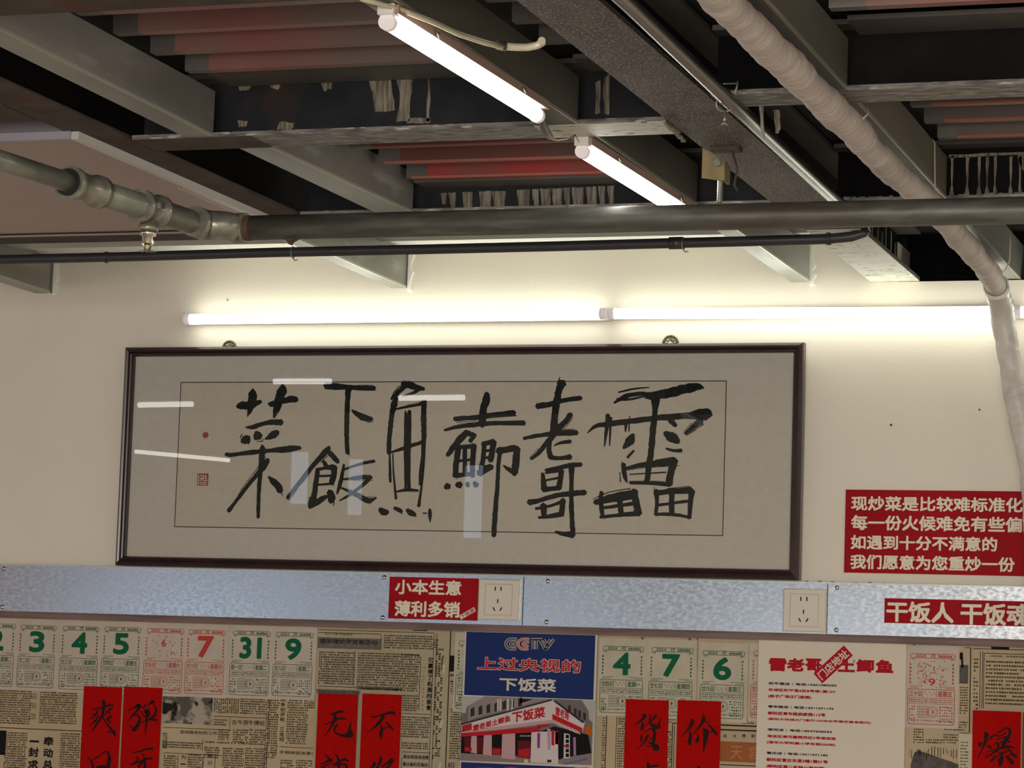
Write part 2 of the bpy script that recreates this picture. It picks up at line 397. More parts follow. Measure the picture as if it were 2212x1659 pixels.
# windows and lamps of the far side of the room (they show only as reflections)
WIN = mat('window_glow', (.64, .79, 1.0), .3, emit=3.4)
WREDM = mat('red_board', (.5, .03, .04), .5)
for i, (a, b, z0, z1) in enumerate(((-5.6, -4.55, .9, 1.93), (-3.35, -2.75, .9, 1.90), (-1.7, -.9, .9, 1.90), (-4.47, -4.36, 2.30, 2.60), (-4.11, -4.02, 2.24, 2.56), (-3.40, -3.29, 2.12, 2.53))):
    wn = thing('window_%d' % (i+1), None, None, ((a+b)/2, -9.1, z0), kind='structure')
    MB().box((a, -9.07, z0), (b, -9.06, z1)).obj('pane', WIN, wn)
    f = MB(); t = .03
    f.box((a-t, -9.1, z0-t), (b+t, -9.04, z0)).box((a-t, -9.1, z1), (b+t, -9.04, z1+t)).box((a-t, -9.1, z0), (a, -9.04, z1)).box((b, -9.1, z0), (b+t, -9.04, z1))
    f.obj('window_frame', LBASEW, wn)

MB().box((-5.99, -9.05, 1.5), (-5.97, -7.4, 2.2)).obj('red_banner', WREDM, label='plain red banner on the left side wall, behind the camera', cat='banner')
# ================================================================== STEEL FRAME OF THE CEILING
def ibeam(name, lab, axis, c, w0, w1, a, b, mbot, tw=.007, group=None, mweb=None):
    """I-section: flange between w0..w1 across, running a..b; bottom flange, web, top flange."""
    mid = (w0+w1)/2
    def bx(p0, p1, z0, z1, q0=a, q1=b):
        return MB().box((q0, p0, z0), (q1, p1, z1)) if axis == 'x' else MB().box((p0, q0, z0), (p1, q1, z1))
    loc = ((a+b)/2, mid, H) if axis == 'x' else (mid, (a+b)/2, H)
    t = thing(name, lab, 'beam', loc, group)
    bx(w0, w1, H, H+.007).obj('bottom_flange', mbot, t)
    bx(mid-.003, mid+.003, H+.007, 2.437).obj('web', mweb or WEB, t)
    bx(w0, w1, 2.437, 2.4445).obj('top_flange', DECK, t)
    return t
G1 = ibeam('steel_girder', 'wide dark speckled steel girder running to the wall right of the ceiling lamps', 'y', 0, .690, .790, -4.4, 0.0, SPECK, mweb=WEBK)
G0 = ibeam('steel_girder', 'narrow rusty steel girder beside the pink ceiling board at upper left', 'y', 0, -.268, -.193, -4.4, -.63, RUST, mweb=WEBK)
L0 = ibeam('steel_crossbeam', 'brown steel crossbeam cut off by the top left edge of the photo', 'x', 0, -2.385, -2.292, -.19, .686, RUST)
L1 = ibeam('steel_crossbeam', 'steel crossbeam with flaking whitish flange under the gap between the two ceiling lamps', 'x', 0, -1.535, -1.447, -.19, .686, FLAKE)
L1r = ibeam('steel_crossbeam', 'crossbeam with cracked whitish flange behind the wrapped hose, right of the girder', 'x', 0, -1.690, -1.610, .794, 2.2, FLAKE, mweb=WEBK)
L2 = ibeam('steel_crossbeam', 'crossbeam with peeling strips of paint just above the long horizontal pipe', 'x', 0, -.86, -.78, -.19, .686, FLAKE)
L2r = ibeam('steel_crossbeam', 'dark crossbeam with white drip marks above the pipe at the right edge', 'x', 0, -.86, -.78, .794, 2.2, FLAKE, mweb=WEBK)
L2l = ibeam('steel_crossbeam', 'dark crossbeam behind the pink ceiling board on the left', 'x', 0, -.74, -.63, -2.2, -.272, RUST)
L1l = ibeam('steel_crossbeam', 'rusty crossbeam end above the near edge of the pink ceiling board', 'x', 0, -1.80, -1.70, -2.2, -.272, RUST)

MB().box((.6905, -.60, H-.0012), (.7895, -.001, H)).obj('cream_paint', CREAMF, G1, label='cream paint flaking off the flange near the wall')
MB().box((.48, -1.534, H-.0010), (.683, -1.448, H)).obj('cream_paint', CREAMF, L1, label='brighter cream paint right of the lamp gap')
MB().box((-.189, -1.534, H-.0010), (.015, -1.448, H)).obj('rust_patch', RUST, L1, label='rusty brown left end')
def joist(lab, x0, x1, y0, y1, dx=0.0, wd=0.0, group=None, m=None):
    t = thing('steel_joist', lab, 'joist', ((x0+x1)/2, (y0+y1)/2, H), group)
    z1 = 2.4155
    v = [(x0,y0,H),(x1,y0,H),(x1+dx+wd,y1,H),(x0+dx,y1,H),(x0,y0,z1),(x1,y0,z1),(x1+dx+wd,y1,z1),(x0+dx,y1,z1)]
    MB().add(v, [(0,3,2,1),(4,5,6,7),(0,1,5,4),(1,2,6,5),(2,3,7,6),(3,0,4,7)]).obj('box_section', m or JOIST, t)
    # strip on the lower edge, its highlight put into the colour
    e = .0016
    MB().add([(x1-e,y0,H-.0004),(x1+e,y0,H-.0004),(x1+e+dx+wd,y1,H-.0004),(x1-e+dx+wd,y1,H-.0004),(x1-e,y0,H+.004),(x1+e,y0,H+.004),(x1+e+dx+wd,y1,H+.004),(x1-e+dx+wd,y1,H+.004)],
             [(0,3,2,1),(4,5,6,7),(0,1,5,4),(1,2,6,5),(2,3,7,6),(3,0,4,7)]).obj('edge_highlight', mat('joist_edge_highlight', (.5, .5, .42), .3, .6), t)
    return t
joist('thick grey box joist at upper left, beside the deck ribs with the painted pink reflection', -.083, -.036, -2.292, -1.537, -.012)
joist('grey box joist rising from the horizontal pipe toward the flaking crossbeam', -.045, .008, -1.447, -.862, .006, .016)
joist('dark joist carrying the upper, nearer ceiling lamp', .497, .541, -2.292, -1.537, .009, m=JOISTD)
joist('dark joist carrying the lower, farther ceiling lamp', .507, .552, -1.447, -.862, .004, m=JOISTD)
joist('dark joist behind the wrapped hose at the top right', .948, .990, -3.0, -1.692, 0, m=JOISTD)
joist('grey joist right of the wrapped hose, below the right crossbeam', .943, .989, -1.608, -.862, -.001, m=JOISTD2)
joist('short grey joist entering the wall at the far left', -1.192, -1.152, -.628, .0, -.008)
joist('brightly lit joist entering the wall above the left half of the picture', -.334, -.300, -.628, .0, -.010)
joist('brightly lit joist entering the wall between picture and girder', .528, .566, -.778, .0, 0)
joist('joist end meeting the wall beside the wrapped hose at right', .947, .990, -.778, .13, 0)
for (x, nm) in ((-1.153, 'far left'), (-.305, 'left'), (.568, 'right')):
    b = MB(); pts = []
    for k in range(9): pts.append((x+random.uniform(.003, .012), H-.006+k*.0098))
    poly = [(x-.002, H-.006)]+pts+[(x-.002, 2.422)]
    b.prism(poly, -.006, .0)
    b.obj('plaster_patch', PLASTERHI, label='ragged filler around the %s joist end where it meets the wall' % nm, cat='filler')

# peeling paint on webs (irregular thin flakes standing off the steel)
def flakes(parent, yweb, plist, amp=.0012):
    for poly in plist:
        q = [onY(px, py, yweb) for px, py in poly]
        pts = jitter_poly([(p.x, p.z) for p in q], amp, 4)
        MB().prism(pts, yweb-.0025, yweb+.0005).obj('paint_flake', PEEL, parent)
flakes(L1, -1.4935, [[(793,168),(845,167),(848,200),(855,238),(812,244),(805,200)], [(857,166),(894,166),(885,230),(886,262),(857,262),(866,215)],
       [(925,170),(930,170),(930,262),(923,262)], [(1288,180),(1298,172),(1296,246),(1288,246)], [(1305,170),(1318,160),(1316,248),(1306,248)],
       [(512,178),(545,180),(538,194),(518,196)], [(580,180),(610,178),(600,194),(588,192)], [(692,172),(720,174),(716,192),(700,198)],
       [(515,260),(536,262),(530,274),(517,274)], [(608,262),(636,266),(632,282),(600,280)], [(885,256),(930,256),(930,266),(880,266)]])
pf = []
for x0, x1, f in ((952,965,.5),(970,985,.8),(1000,1022,.95),(1035,1062,1),(1064,1092,1),(1118,1145,1),(1150,1165,.8),(1167,1190,1),(1192,1215,1),(1218,1232,.9),(1235,1262,1),(1266,1290,1),(1293,1308,.9),(1312,1328,.85)):
    t = 418-(x0-950)*.042; b = t+46*f
    pf.append([(x0,t),(x1,t-1),(x1-2,b),(x0+5,b)])
flakes(L2, -.8235, pf, .0009)
pf = []
for x0 in (2055, 2088, 2114, 2131, 2148, 2182, 2202):
    pf.append([(x0-1,340),(x0+6,337),(x0+3,400),(x0+7,424),(x0-5,425),(x0,400)])
pf += [[(2050,335),(2212,328),(2212,334),(2050,341)], [(2198,336),(2212,334),(2212,370),(2204,360)]]
flakes(L2r, -.8235, pf, .0007)
flakes(L1r, -1.6535, [[(1640,230),(1650,232),(1652,300),(1645,290)], [(1672,238),(1684,238),(1688,280),(1676,290)]], .001)
# pale streaks on the girder web near the wall
for i in range(9):
    y0 = -.42+i*.045+random.uniform(-.01,.01)
    MB().box((.7482, y0, H+.008), (.7495, y0+random.uniform(.003,.009), H+.03+random.uniform(.02,.06))).obj('paint_streak', PEEL, G1)
# bright dust on the crossbeam lip and bits at the beam crossing
b = MB()
for i in range(60):
    x = .80+i*.013+random.uniform(-.004,.004)
    b.box((x, -.858, H+.0068), (x+random.uniform(.004,.014), -.848, H+.0075+random.uniform(.0005,.003)))
b.obj('dust', PEEL, L2r, kind='stuff')
b = MB()
for i in range(14):
    p = onZ(1436+i*3.1, 262+i*3.1, H-.001); s_ = random.uniform(.0015,.004)
    b.box((p.x-s_, p.y-s_, H-.004), (p.x+s_, p.y+s_, H))
b.obj('weld_bead', PEEL, G1)

# pink ceiling board with trims
bd = thing('ceiling_board', 'smooth pinkish ceiling board with pale metal trim at the left', 'board', (-.62, -1.2, 2.33))
MB().box((-1.6, -1.60, 2.332), (-.257, -.765, 2.3425)).obj('panel', BOARD, bd)
MB().box((-.257, -1.61, 2.330), (-.2445, -.765, 2.3425)).obj('edge_trim', TRIMW, bd, label='bright metal edge trim')
MB().box((-1.6, -1.615, 2.330), (-.257, -1.600, 2.3425)).obj('front_trim', mat('board_front_trim', (.34, .32, .37), .4), bd)
MB().box((-1.6, -1.612, 2.3425), (-.272, -1.60, 2.365)).obj('fascia', TRIMP, bd, label='dark purple fascia strip')
for k, (y, d) in enumerate(((-.800, .004), (-.778, .003))):
    MB().box((-1.6, y, 2.3295), (-.2445, y+d, 2.332)).obj('joint_line', DARK, bd)
MB().box((-1.6, -.795, 2.3285), (-.2445, -.780, 2.332)).obj('rear_trim', BOARD, bd)
p0 = onZ(410, 418, 2.3305); p1 = onZ(540, 476, 2.3305)
for k in range(3):
    MB().box((p0.x+k*.009, -1.2, 2.3305), (p0.x+.0025+k*.009, -.80, 2.332)).obj('trim_line', TRIMW, bd)

# ================================================================== PIPES
zc = 2.235
mainp = thing('sprinkler_main_pipe', 'long dark steel pipe crossing the photo horizontally below the beams', 'pipe', (.6, -1.325, zc))
MB().tube([(-.085, -1.327, zc), (.6, -1.330, zc), (1.2, -1.318, zc+.002), (2.4, -1.30, zc+.003)], .0205, 28).obj('pipe', PIPE, mainp)
MB().tube([(-.098, -1.327, zc), (-.070, -1.327, zc)], .0208, 28).obj('rust_ring', PIPERUST, mainp, label='rusty pipe end at the elbow')
MB().prism([(-.018, zc-.019), (.012, zc-.019), (.002, zc-.024), (-.001, zc-.029), (-.005, zc-.024)], -1.334, -1.318).obj('drip_bead', PIPERUST, mainp)
bp_ = thing('sprinkler_branch_pipe', 'grey-green threaded pipe with couplings coming forward at the left', 'pipe', (-.16, -1.6, zc))
e0 = Vector((-.143, -1.355, zc)); e1 = Vector((-.179, -1.66, zc)); e2 = Vector((-.187, -1.74, zc)); e3 = Vector((-.208, -1.91, zc)); e4 = Vector((-.27, -2.45, zc))
MB().tube([e0+(e1-e0)*.05, e1], .0198, 28).obj('pipe', PIPEG, bp_)
MB().tube([e2, e3, e4], .0155, 28).obj('pipe', PIPEG, bp_)
def coupling(a, b, r, nm, lip=True):
    a = Vector(a); b = Vector(b); d = (b-a)
    pth = [a, a+d*.16, a+d*.20, a+d*.80, a+d*.84, b]
    MB().tube(pth, [r+.0042, r+.0042, r+.0004, r+.0004, r+.0042, r+.0042], 28).obj(nm, FIT, bp_)
d = (e2-e1).normalized()
coupling(e1-d*.006, e2, .0215, 'coupling')
MB().tube([e2-d*.0, e2+d*.004], .0208, 28).obj('coupling_mouth', DARK, bp_)
ct = e0+(e1-e0)*.53
dd = (e1-e0).normalized()
coupling(ct-dd*.030, ct+dd*.030, .0222, 'tee')
MB().box((ct.x+.018, ct.y-.006, zc-.001), (ct.x+.0236, ct.y+.006, zc+.010)).obj('casting_mark', CHROME, bp_)
# elbow: swept quarter bend from the branch into the main pipe
el = []
for k in range(9):
    a = math.pi/2*k/8
    el.append((-.098-.040+.040*math.sin(a)-.0, -1.367+.040*(1-math.cos(a))+.0, zc))
el = [(-.1395, -1.400, zc)]+el+[(-.080, -1.327, zc)]
MB().tube(el, [.0255, .0255]+[.0232]*(len(el)-4)+[.0255, .0255], 28).obj('elbow', FIT, bp_)
q = (ct.x, ct.y)
MB().tube([(*q, 2.199), (*q, 2.192), (*q, 2.191), (*q, 2.180), (*q, 2.176)], [.0125, .0125, .009, .0085, .005], 16).obj('sprinkler_head', CHROME, bp_, label='chrome sprinkler head under the tee')
sp = [o for o in bp_.children if o.name.startswith('sprinkler_head')][0]
MB().tube([(*q, 2.218), (*q, 2.208), (*q, 2.2075), (*q, 2.199)], [.0135, .0135, .0155, .0155], 12).obj('socket', FIT, sp)
for sx in (-1, 1):
    MB().tube([(q[0]+sx*.0085, q[1], 2.191), (q[0]+sx*.0095, q[1], 2.180), (q[0]+sx*.003, q[1], 2.170)], .0016, 8).obj('frame_arm', CHROME, sp)
MB().tube([(*q, 2.178), (*q, 2.169)], .0035, 12).obj('glass_bulb', mat('bulb', (.75, .65, .3), .1), sp)
b = MB()
for k in range(12):
    a = 2*math.pi*k/12
    b.add([(q[0]+.004*math.cos(a-.3), q[1]+.004*math.sin(a-.3), 2.168), (q[0]+.015*math.cos(a-.13), q[1]+.015*math.sin(a-.13), 2.1665), (q[0]+.015*math.cos(a+.13), q[1]+.015*math.sin(a+.13), 2.1665), (q[0]+.004*math.cos(a+.3), q[1]+.004*math.sin(a+.3), 2.168)], [(0,1,2,3)])
b.tube([(*q, 2.1695), (*q, 2.1675)], .006, 12); b.obj('deflector', FIT, sp)

# black conduit under the wall joists
cz_ = 2.329
cpts = [onZ(px, py, cz_) for px, py in ((-150, 566), (0, 562), (300, 556), (600, 547), (900, 540), (1200, 533), (1460, 527), (1620, 522), (1790, 516))]
cpts = [Vector((p.x, -.585, 0)) for p in cpts]
pxs = ((-150, 566), (0, 561), (300, 554), (600, 545), (900, 539), (1200, 532), (1460, 525), (1620, 521), (1790, 516), (1840, 511), (1868, 503), (1876, 496))
path = [onY(px, py, -.585) for px, py in pxs]
cdt = thing('black_conduit', 'thin black conduit running just below the long pipe along the wall top', 'conduit', (0, -.585, 2.32))
MB().tube(path, [.0095]*9+[.0095, .008, .005], 16).obj('pipe', CONDUIT, cdt)
for px0, px1, py0, py1 in ((1446, 1475, 525.5, 524.8), (1786, 1794, 516.2, 515.8), (228, 232, 556, 556)):
    MB().tube([onY(px0, py0, -.585), onY(px1, py1, -.585)], .0115, 16).obj('coupling', CONDUIT, cdt)
for px, py in ((633, 545), (1476, 526)):
    p = onY(px, py, -.585); MB().ring(p, .0105, .0012, 'x').obj('tie_wire', FIT, cdt)
    MB().tube([p+Vector((0,0,-.010)), p+Vector((.004,0,-.016)), p+Vector((.010,0,-.0145))], .0012, 6).obj('tie_end', FIT, cdt)
MB().tube([onY(1855, 512, -.58), onY(1872, 508, -.58), onY(1878, 500, -.58), onY(1876, 490, -.58)], .0022, 8).obj('cable_end', LBASEW, cdt)

# bright steel pipe under the girder, with clamp
sx = [onZ(px, py, 2.322) for px, py in ((1349, 0), (1480, 126), (1570, 212), (1700, 333), (1818, 443))]
xa = sum(p.x for p in sx)/len(sx)
stp = thing('steel_pipe', 'slim shiny steel pipe running along the underside of the wide girder', 'pipe', (xa, -1.6, 2.322))
MB().tube([(sx[0].x+.006, -3.2, 2.322), (sx[0].x, sx[0].y, 2.322), (sx[2].x, sx[2].y, 2.322), (sx[4].x-.001, -.90, 2.322)], .0105, 20).obj('pipe', STEEL, stp)
cl = onZ(1567, 222, 2.322)
MB().ring((cl.x, cl.y, 2.322), .0125, .0016, 'y').obj('clamp_ring', FIT, stp)
MB().tube([(cl.x, cl.y, 2.3095), (cl.x, cl.y, 2.290)], .0022, 8).obj('clamp_bolt', FIT, stp)
MB().tube([(cl.x, cl.y, 2.294), (cl.x, cl.y, 2.290)], .005, 6).obj('clamp_nut', FIT, stp)
MB().tube([(cl.x+.012, cl.y, 2.326), (cl.x+.016, cl.y, 2.345), (cl.x+.017, cl.y, 2.352)], .0016, 6).obj('clamp_hook', FIT, stp)
MB().tube([(cl.x+.017, cl.y, 2.349), (.79, cl.y, 2.349)], .0012, 6).obj('clamp_wire', FIT, stp)

# hanger of the main pipe on the girder
hg = thing('pipe_hanger', 'yellowed bracket plate with threaded rod hanging from the girder edge to the pipe', 'bracket', (.72, -1.33, 2.3))
MB().prism([(.690, 2.343), (.690, 2.296), (.722, 2.291), (.722, 2.322), (.712, 2.330)], -1.336, -1.332).obj('plate', YEL, hg)
MB().box((.722, -1.336, 2.291), (.726, -1.300, 2.322)).obj('side_plate', YEL, hg)
MB().box((.704, -1.345, H-.006), (.75, -1.32, H)).obj('clamp_jaw', RUST, hg, label='rusty clamp jaw gripping the flange')
MB().tube([(.716, -1.345, 2.318), (.716, -1.328, 2.318)], .006, 6).obj('nut', FIT, hg)
rb = MB(); pts = [(.717, -1.325, 2.30-.002*k) for k in range(22)]
rb.tube(pts, [.0042 if k % 2 else .0050 for k in range(25)], 10); rb.obj('threaded_rod', FIT, hg)
MB().tube([(.735, -1.33, 2.34), (.745, -1.33, 2.31), (.741, -1.33, 2.285), (.746, -1.33, 2.275)], .0018, 6).obj('wire_end', RUST, hg)

# wrapped hose
ctr = [onZ(px, py, 2.311) for px, py in ((1500, -65), (1560, -2), (1619, 61), (1675, 115), (1743, 182), (1783, 224), (1822, 259), (1852, 289), (1888, 332), (1963, 400), (2010, 440), (2062, 502), (2108, 554), (2142, 598))]
hp = [Vector((ctr[0].x, -3.2, 2.311))]+[Vector((p.x, p.y, 2.311)) for p in ctr]
for px, py, y in ((2158, 640, -.13), (2168, 700, -.095), (2182, 780, -.09), (2196, 860, -.09), (2211, 930, -.09)):
    hp.append(onY(px, py, y))
hp += [Vector((1.035, -.09, 1.9)), Vector((1.05, -.09, 1.6)), Vector((1.05, -.09, 1.2))]
fine = []
for i in range(len(hp)-1):
    p0 = hp[max(i-1,0)]; p1 = hp[i]; p2 = hp[i+1]; p3 = hp[min(i+2,len(hp)-1)]
    n = max(3, int((p2-p1).length/.0065))
    for k in range(n):
        t = k/n
        fine.append(.5*((2*p1)+(-p0+p2)*t+(2*p0-5*p1+4*p2-p3)*t*t+(-p0+3*p1-3*p2+p3)*t**3))
fine.append(hp[-1])
for i, p in enumerate(fine):
    if p.y < -.3:
        p.x += .0012*math.sin(p.y*31)
def rmap(i, a):
    y = fine[i].y
    s1 = math.sin(i*.62+a*1.0+1.2*math.sin(i*.17)); r = 1+.03*s1+.018*math.sin(i*1.7+2*a)+.07*math.sin(i*.16)*math.sin(i*.043+2)
    r += .012*math.sin(3*a+i*.3)
    return r
cut = [i for i, p in enumerate(fine) if p.y > -.16][0]
hose = thing('wrapped_hose', 'white tape-wrapped refrigerant hose snaking across the beams and down the wall at right', 'hose', tuple(fine[cut]))
j1 = [i for i, p in enumerate(fine) if p.y > -1.50][0]
def seg_(i0, i1, nm, m, r):
    pts = fine[i0:i1+1]
    MB().tube(pts, r, 28, rfun=lambda i, a, o=i0: rmap(i+o, a)).obj(nm, m, hose)
seg_(0, j1, 'wrap', WRAP, .0222); seg_(j1-2, cut, 'wrap', WRAP, .0208)
seg_(cut-1, len(fine)-1, 'lower_wrap', WRAP2, .0232)
# tape bands, helical
def band(i0, i1, step, m, nm, h=.0007, tw=.012):
    i = i0
    while i < i1-2:
        i += random.choice((step-1, step, step+1, step+3)); i = min(i, len(fine)-3)
        p = fine[i]; t = (fine[min(i+1,len(fine)-1)]-fine[i-1]).normalized()
        u = t.cross(Vector((0,0,1))).normalized() if abs(t.z) < .9 else t.cross(Vector((0,1,0))).normalized(); v = t.cross(u)
        r0 = .0220 if i < j1 else .0206
        if i >= cut: r0 = .0230
        pts = [p+(u*math.cos(a)+v*math.sin(a))*((r0-.0004)*rmap(i, a)) + t*(tw*(a/(2*math.pi)-.5)+.002*math.sin(2*a+i)) for a in [2*math.pi*k/24 for k in range(25)]]
        MB().tube(pts, h, 6).obj(nm, m, hose)
WCREASE = mat('wrap_crease_shade', (.46, .41, .39), .7)  # darker ridges, crease shade put into the colour
band(3, j1, 5, WCREASE, 'tape_ridge'); band(j1+3, cut, 4, WCREASE, 'tape_ridge'); band(cut, len(fine)-20, 2, WRAP2, 'tape_ridge', .0011, .022)
for k in range(3):
    i = cut-2+k; p = fine[i]; t = (fine[i+1]-fine[i-1]).normalized(); u = t.cross(Vector((0,0,1))).normalized(); v = t.cross(u)
    MB().tube([p+(u*math.cos(a)+v*math.sin(a))*.0232 for a in [2*math.pi*q/20 for q in range(21)]], .0018, 6).obj('binding', LBASEW, hose)
p = onZ(1872, 250, 2.345)
MB().tube([onY(1873, 222, -1.60), onY(1875, 246, -1.62), onY(1865, 256, -1.64)], .0014, 6).obj('tie_wire', CABLE, label='short pale wire tying the wrapped hose to the right crossbeam', cat='wire')
MB().tube([onY(2013, 300, -1.0), onY(2019, 308, -1.0), onY(2019, 345, -1.0), onY(2020, 410, -1.0), onY(2036, 422, -1.0)], .0014, 6).obj('hanging_cord', CABLE, label='thin pale cord hanging down the grey joist right of the hose', cat='cord')
MB().tube([onY(2182, 498, -.25), onY(2182, 530, -.25), onY(2181, 560, -.22), onY(2174, 580, -.18), onY(2165, 590, -.15)], .0014, 6).obj('hanging_cord', CABLE, label='yellowish cord looped to the wrapped hose beside the wall', cat='cord')

# ================================================================== LAMPS
def wall_lamp(lab, px0, py0, px1, py1, caps=(1, 1)):
    a = onY(px0, py0, -.034); b = onY(px1, py1, -.034)
    t = thing('tube_lamp', lab, 'lamp', ((a.x+b.x)/2, 0, a.z), 'tube lamps on the wall')
    MB().tube([(a.x+.012, -.034, a.z), (b.x-.012, -.034, b.z)], .0115, 20, cap=False).obj('tube', TUBE, t)
    for e, s in ((a, 1), (b, -1)):
        MB().tube([(e.x, -.034, e.z), (e.x+s*.014, -.034, e.z)], .0122, 20).obj('end_cap', CAP, t)
    MB().box((a.x, -.0205, a.z-.009), (b.x, 0, a.z+.009)).obj('base', LBASEW, t)
wall_lamp('long white tube lamp on the wall, leftmost of the row above the picture', 399, 690, 1311, 677.5)
wall_lamp('middle tube lamp on the wall, between the picture top and the wrapped hose', 1314, 677.5, 2187, 674.5)
wall_lamp('tube lamp on the wall cut by the right edge behind the hose', 2190, 674.5, 3080, 671)
def ceil_lamp(lab, px0, py0, px1, py1):
    zt = 2.3215; a = onZ(px0, py0, zt); b = onZ(px1, py1, zt)
    t = thing('ceiling_tube_lamp', lab, 'lamp', tuple((a+b)/2), 'tube lamps under the ceiling joists')
    d = (b-a).normalized(); u = Vector((1, 0, 0))
    MB().tube([a+d*.010, b-d*.010], .0098, 24, cap=False).obj('tube', TUBEC, t)
    for e, s in ((a, 1), (b, -1)): MB().tube([e, e+d*s*.011], .0108, 24).obj('end_cap', CAP, t)
    v = []
    for e in (a, b):
        for ox, oz in ((-.012, .0090), (.0165, .0090), (.0165, .0208), (-.012, .0208)): v.append((e.x+ox, e.y, e.z+oz))
    MB().add(v, [(0,1,2,3),(7,6,5,4),(0,4,5,1),(1,5,6,2),(2,6,7,3),(3,7,4,0)]).obj('base', LBASE, t)
    for f in (.22, .80):
        c = a+(b-a)*f
        MB().tube([(c.x+.018, c.y-.004, c.z+.016), (c.x+.022, c.y, c.z+.008), (c.x+.018, c.y+.004, c.z+.016)], .0016, 6).obj('mounting_clip', FIT, t)
    MB().box((a.x-.010, a.y-.006, a.z+.008), (a.x+.012, a.y+.012, a.z+.021)).obj('end_block', LBASEW, t)
    return a, b
A1, B1 = ceil_lamp('glowing tube lamp under the joist, the upper and nearer of the two', 834, 46, 1163, 251)
A2, B2 = ceil_lamp('glowing tube lamp under the joist, the lower one ending at the long pipe', 1256, 326, 1490, 472)
for y0_, w_ in ((-3.45, 'first'), (-4.25, 'second')):  # unseen tubes added to brighten the deck rib faces
    t = thing('ceiling_tube_lamp', '%s added tube lamp continuing the ceiling row, nearer than the top edge of the photo' % w_, 'lamp', (.53, y0_+.3, 2.32), 'tube lamps under the ceiling joists')
    MB().tube([(.53, y0_, 2.3215), (.53, y0_+.58, 2.3215)], .0098, 20, cap=False).obj('tube', TUBEC, t)
    MB().box((.517, y0_-.01, 2.3305), (.547, y0_+.59, 2.3423)).obj('base', LBASE, t)
    for e in (y0_-.01, y0_+.58): MB().tube([(.53, e, 2.3215), (.53, e+.01, 2.3215)], .0108, 20).obj('end_cap', CAP, t)
    MB().box((.50, y0_-.1, 2.343), (.545, y0_+.68, 2.415)).obj('added_bearer', JOISTD, t)
# cables
cb = thing('lamp_cable', 'cream lamp cable drooping along the upper ceiling lamp to a taped joint', 'cable', (.55, -2.0, 2.34))
pts = [onZ(px, py, 2.338) for px, py in ((780, -2), (820, 8), (872, 22), (925, 42), (985, 70), (1040, 88), (1078, 97))]
MB().tube(pts, .0032, 10).obj('cable', CABLE, cb)
MB().tube([p+Vector((.004, .003, -.003)) for p in pts[2:]], .0028, 10).obj('cable', CABLE, cb)
pts2 = [onZ(px, py, 2.338) for px, py in ((1074, 97), (1084, 99), (1092, 100))]
MB().tube(pts2, .006, 10).obj('tape', TAPE, cb, label='dark tape around the joint')
pts3 = [onZ(px, py, 2.338) for px, py in ((1090, 100), (1115, 102), (1140, 102), (1160, 98), (1171, 92), (1170, 88))]
MB().tube(pts3, .0052, 12).obj('sleeve', CABLE, cb)
cc = thing('link_cable', 'short dark cable linking the two ceiling lamps under the flaking beam', 'cable', (.53, -1.55, 2.32))
pts = [onZ(px, py, 2.328) for px, py in ((1166, 240), (1170, 262), (1178, 284), (1190, 296))]
MB().tube(pts, [.003, .0055, .007, .004], 10).obj('plug', mat('plug_brown', (.12, .09, .08), .5), cc)
pts = [onZ(px, py, 2.328) for px, py in ((1170, 268), (1172, 285), (1185, 299), (1205, 303), (1225, 300), (1243, 292), (1250, 305))]
MB().tube(pts, .0014, 8).obj('wire', CABLE, cc)

# lamps of the far side of the dining room (visible as streaks in the picture glass)
LEAN = math.radians(0.7)
def mirrored(px, py, z=None, y=None):
    """where the glass of the leaning picture sends the view from the doorway side of the room"""
    n = Vector((0, -math.cos(LEAN), -math.sin(LEAN))); p0 = Vector((0, -.035, 1.98)); d = ray(px, py)
    p = CAM+d*((p0-CAM).dot(n)/d.dot(n)); r = d-2*d.dot(n)*n
    return p+r*((z-p.z)/r.z if z else (y-p.y)/r.y)
for nm, a, b, z in (('farther left', (296, 874), (412, 872), 2.34), ('nearest', (588, 823), (712, 823), 2.40), ('middle', (860, 859), (1000, 858), 2.36), ('farthest', (290, 975), (492, 994), 2.36)):
    A, B = mirrored(*a, z=z), mirrored(*b, z=z)
    t = thing('dining_room_lamp', '%s tube lamp of the dining room, mirrored as a streak in the glass' % nm, 'lamp', tuple((A+B)/2), 'tube lamps of the dining room')
    MB().tube([A, B], .009, 12).obj('tube', TUBEC, t)
    up_ = Vector((0, 0, .013)); MB().tube([A+up_, B+up_], .006, 8).obj('base', LBASEW, t)
    for e in (A, B): MB().tube([e+up_, Vector((e.x, e.y, 2.45 if e.y > -4.6 else 3.2))], .002, 6).obj('hanger', FIT, t)

# ================================================================== PICTURE
cl_, sl_ = math.cos(LEAN), math.sin(LEAN)
F0 = Vector((0, -.008, 1.739)); NRM = Vector((0, -cl_, -sl_)); WAX = Vector((0, -sl_, cl_))
def FP(px, py, n=.018):
    p0 = F0+NRM*n; dr = ray(px, py); t = (p0-CAM).dot(NRM)/dr.dot(NRM); p = CAM+dr*t
    return p.x, (p-F0).dot(WAX)
pic = thing('framed_calligraphy', 'large dark-framed black brush calligraphy under glass on the wall', 'picture', tuple(F0))
pic.rotation_euler = (LEAN, 0, 0); pic['_o'] = (0, 0, 0)
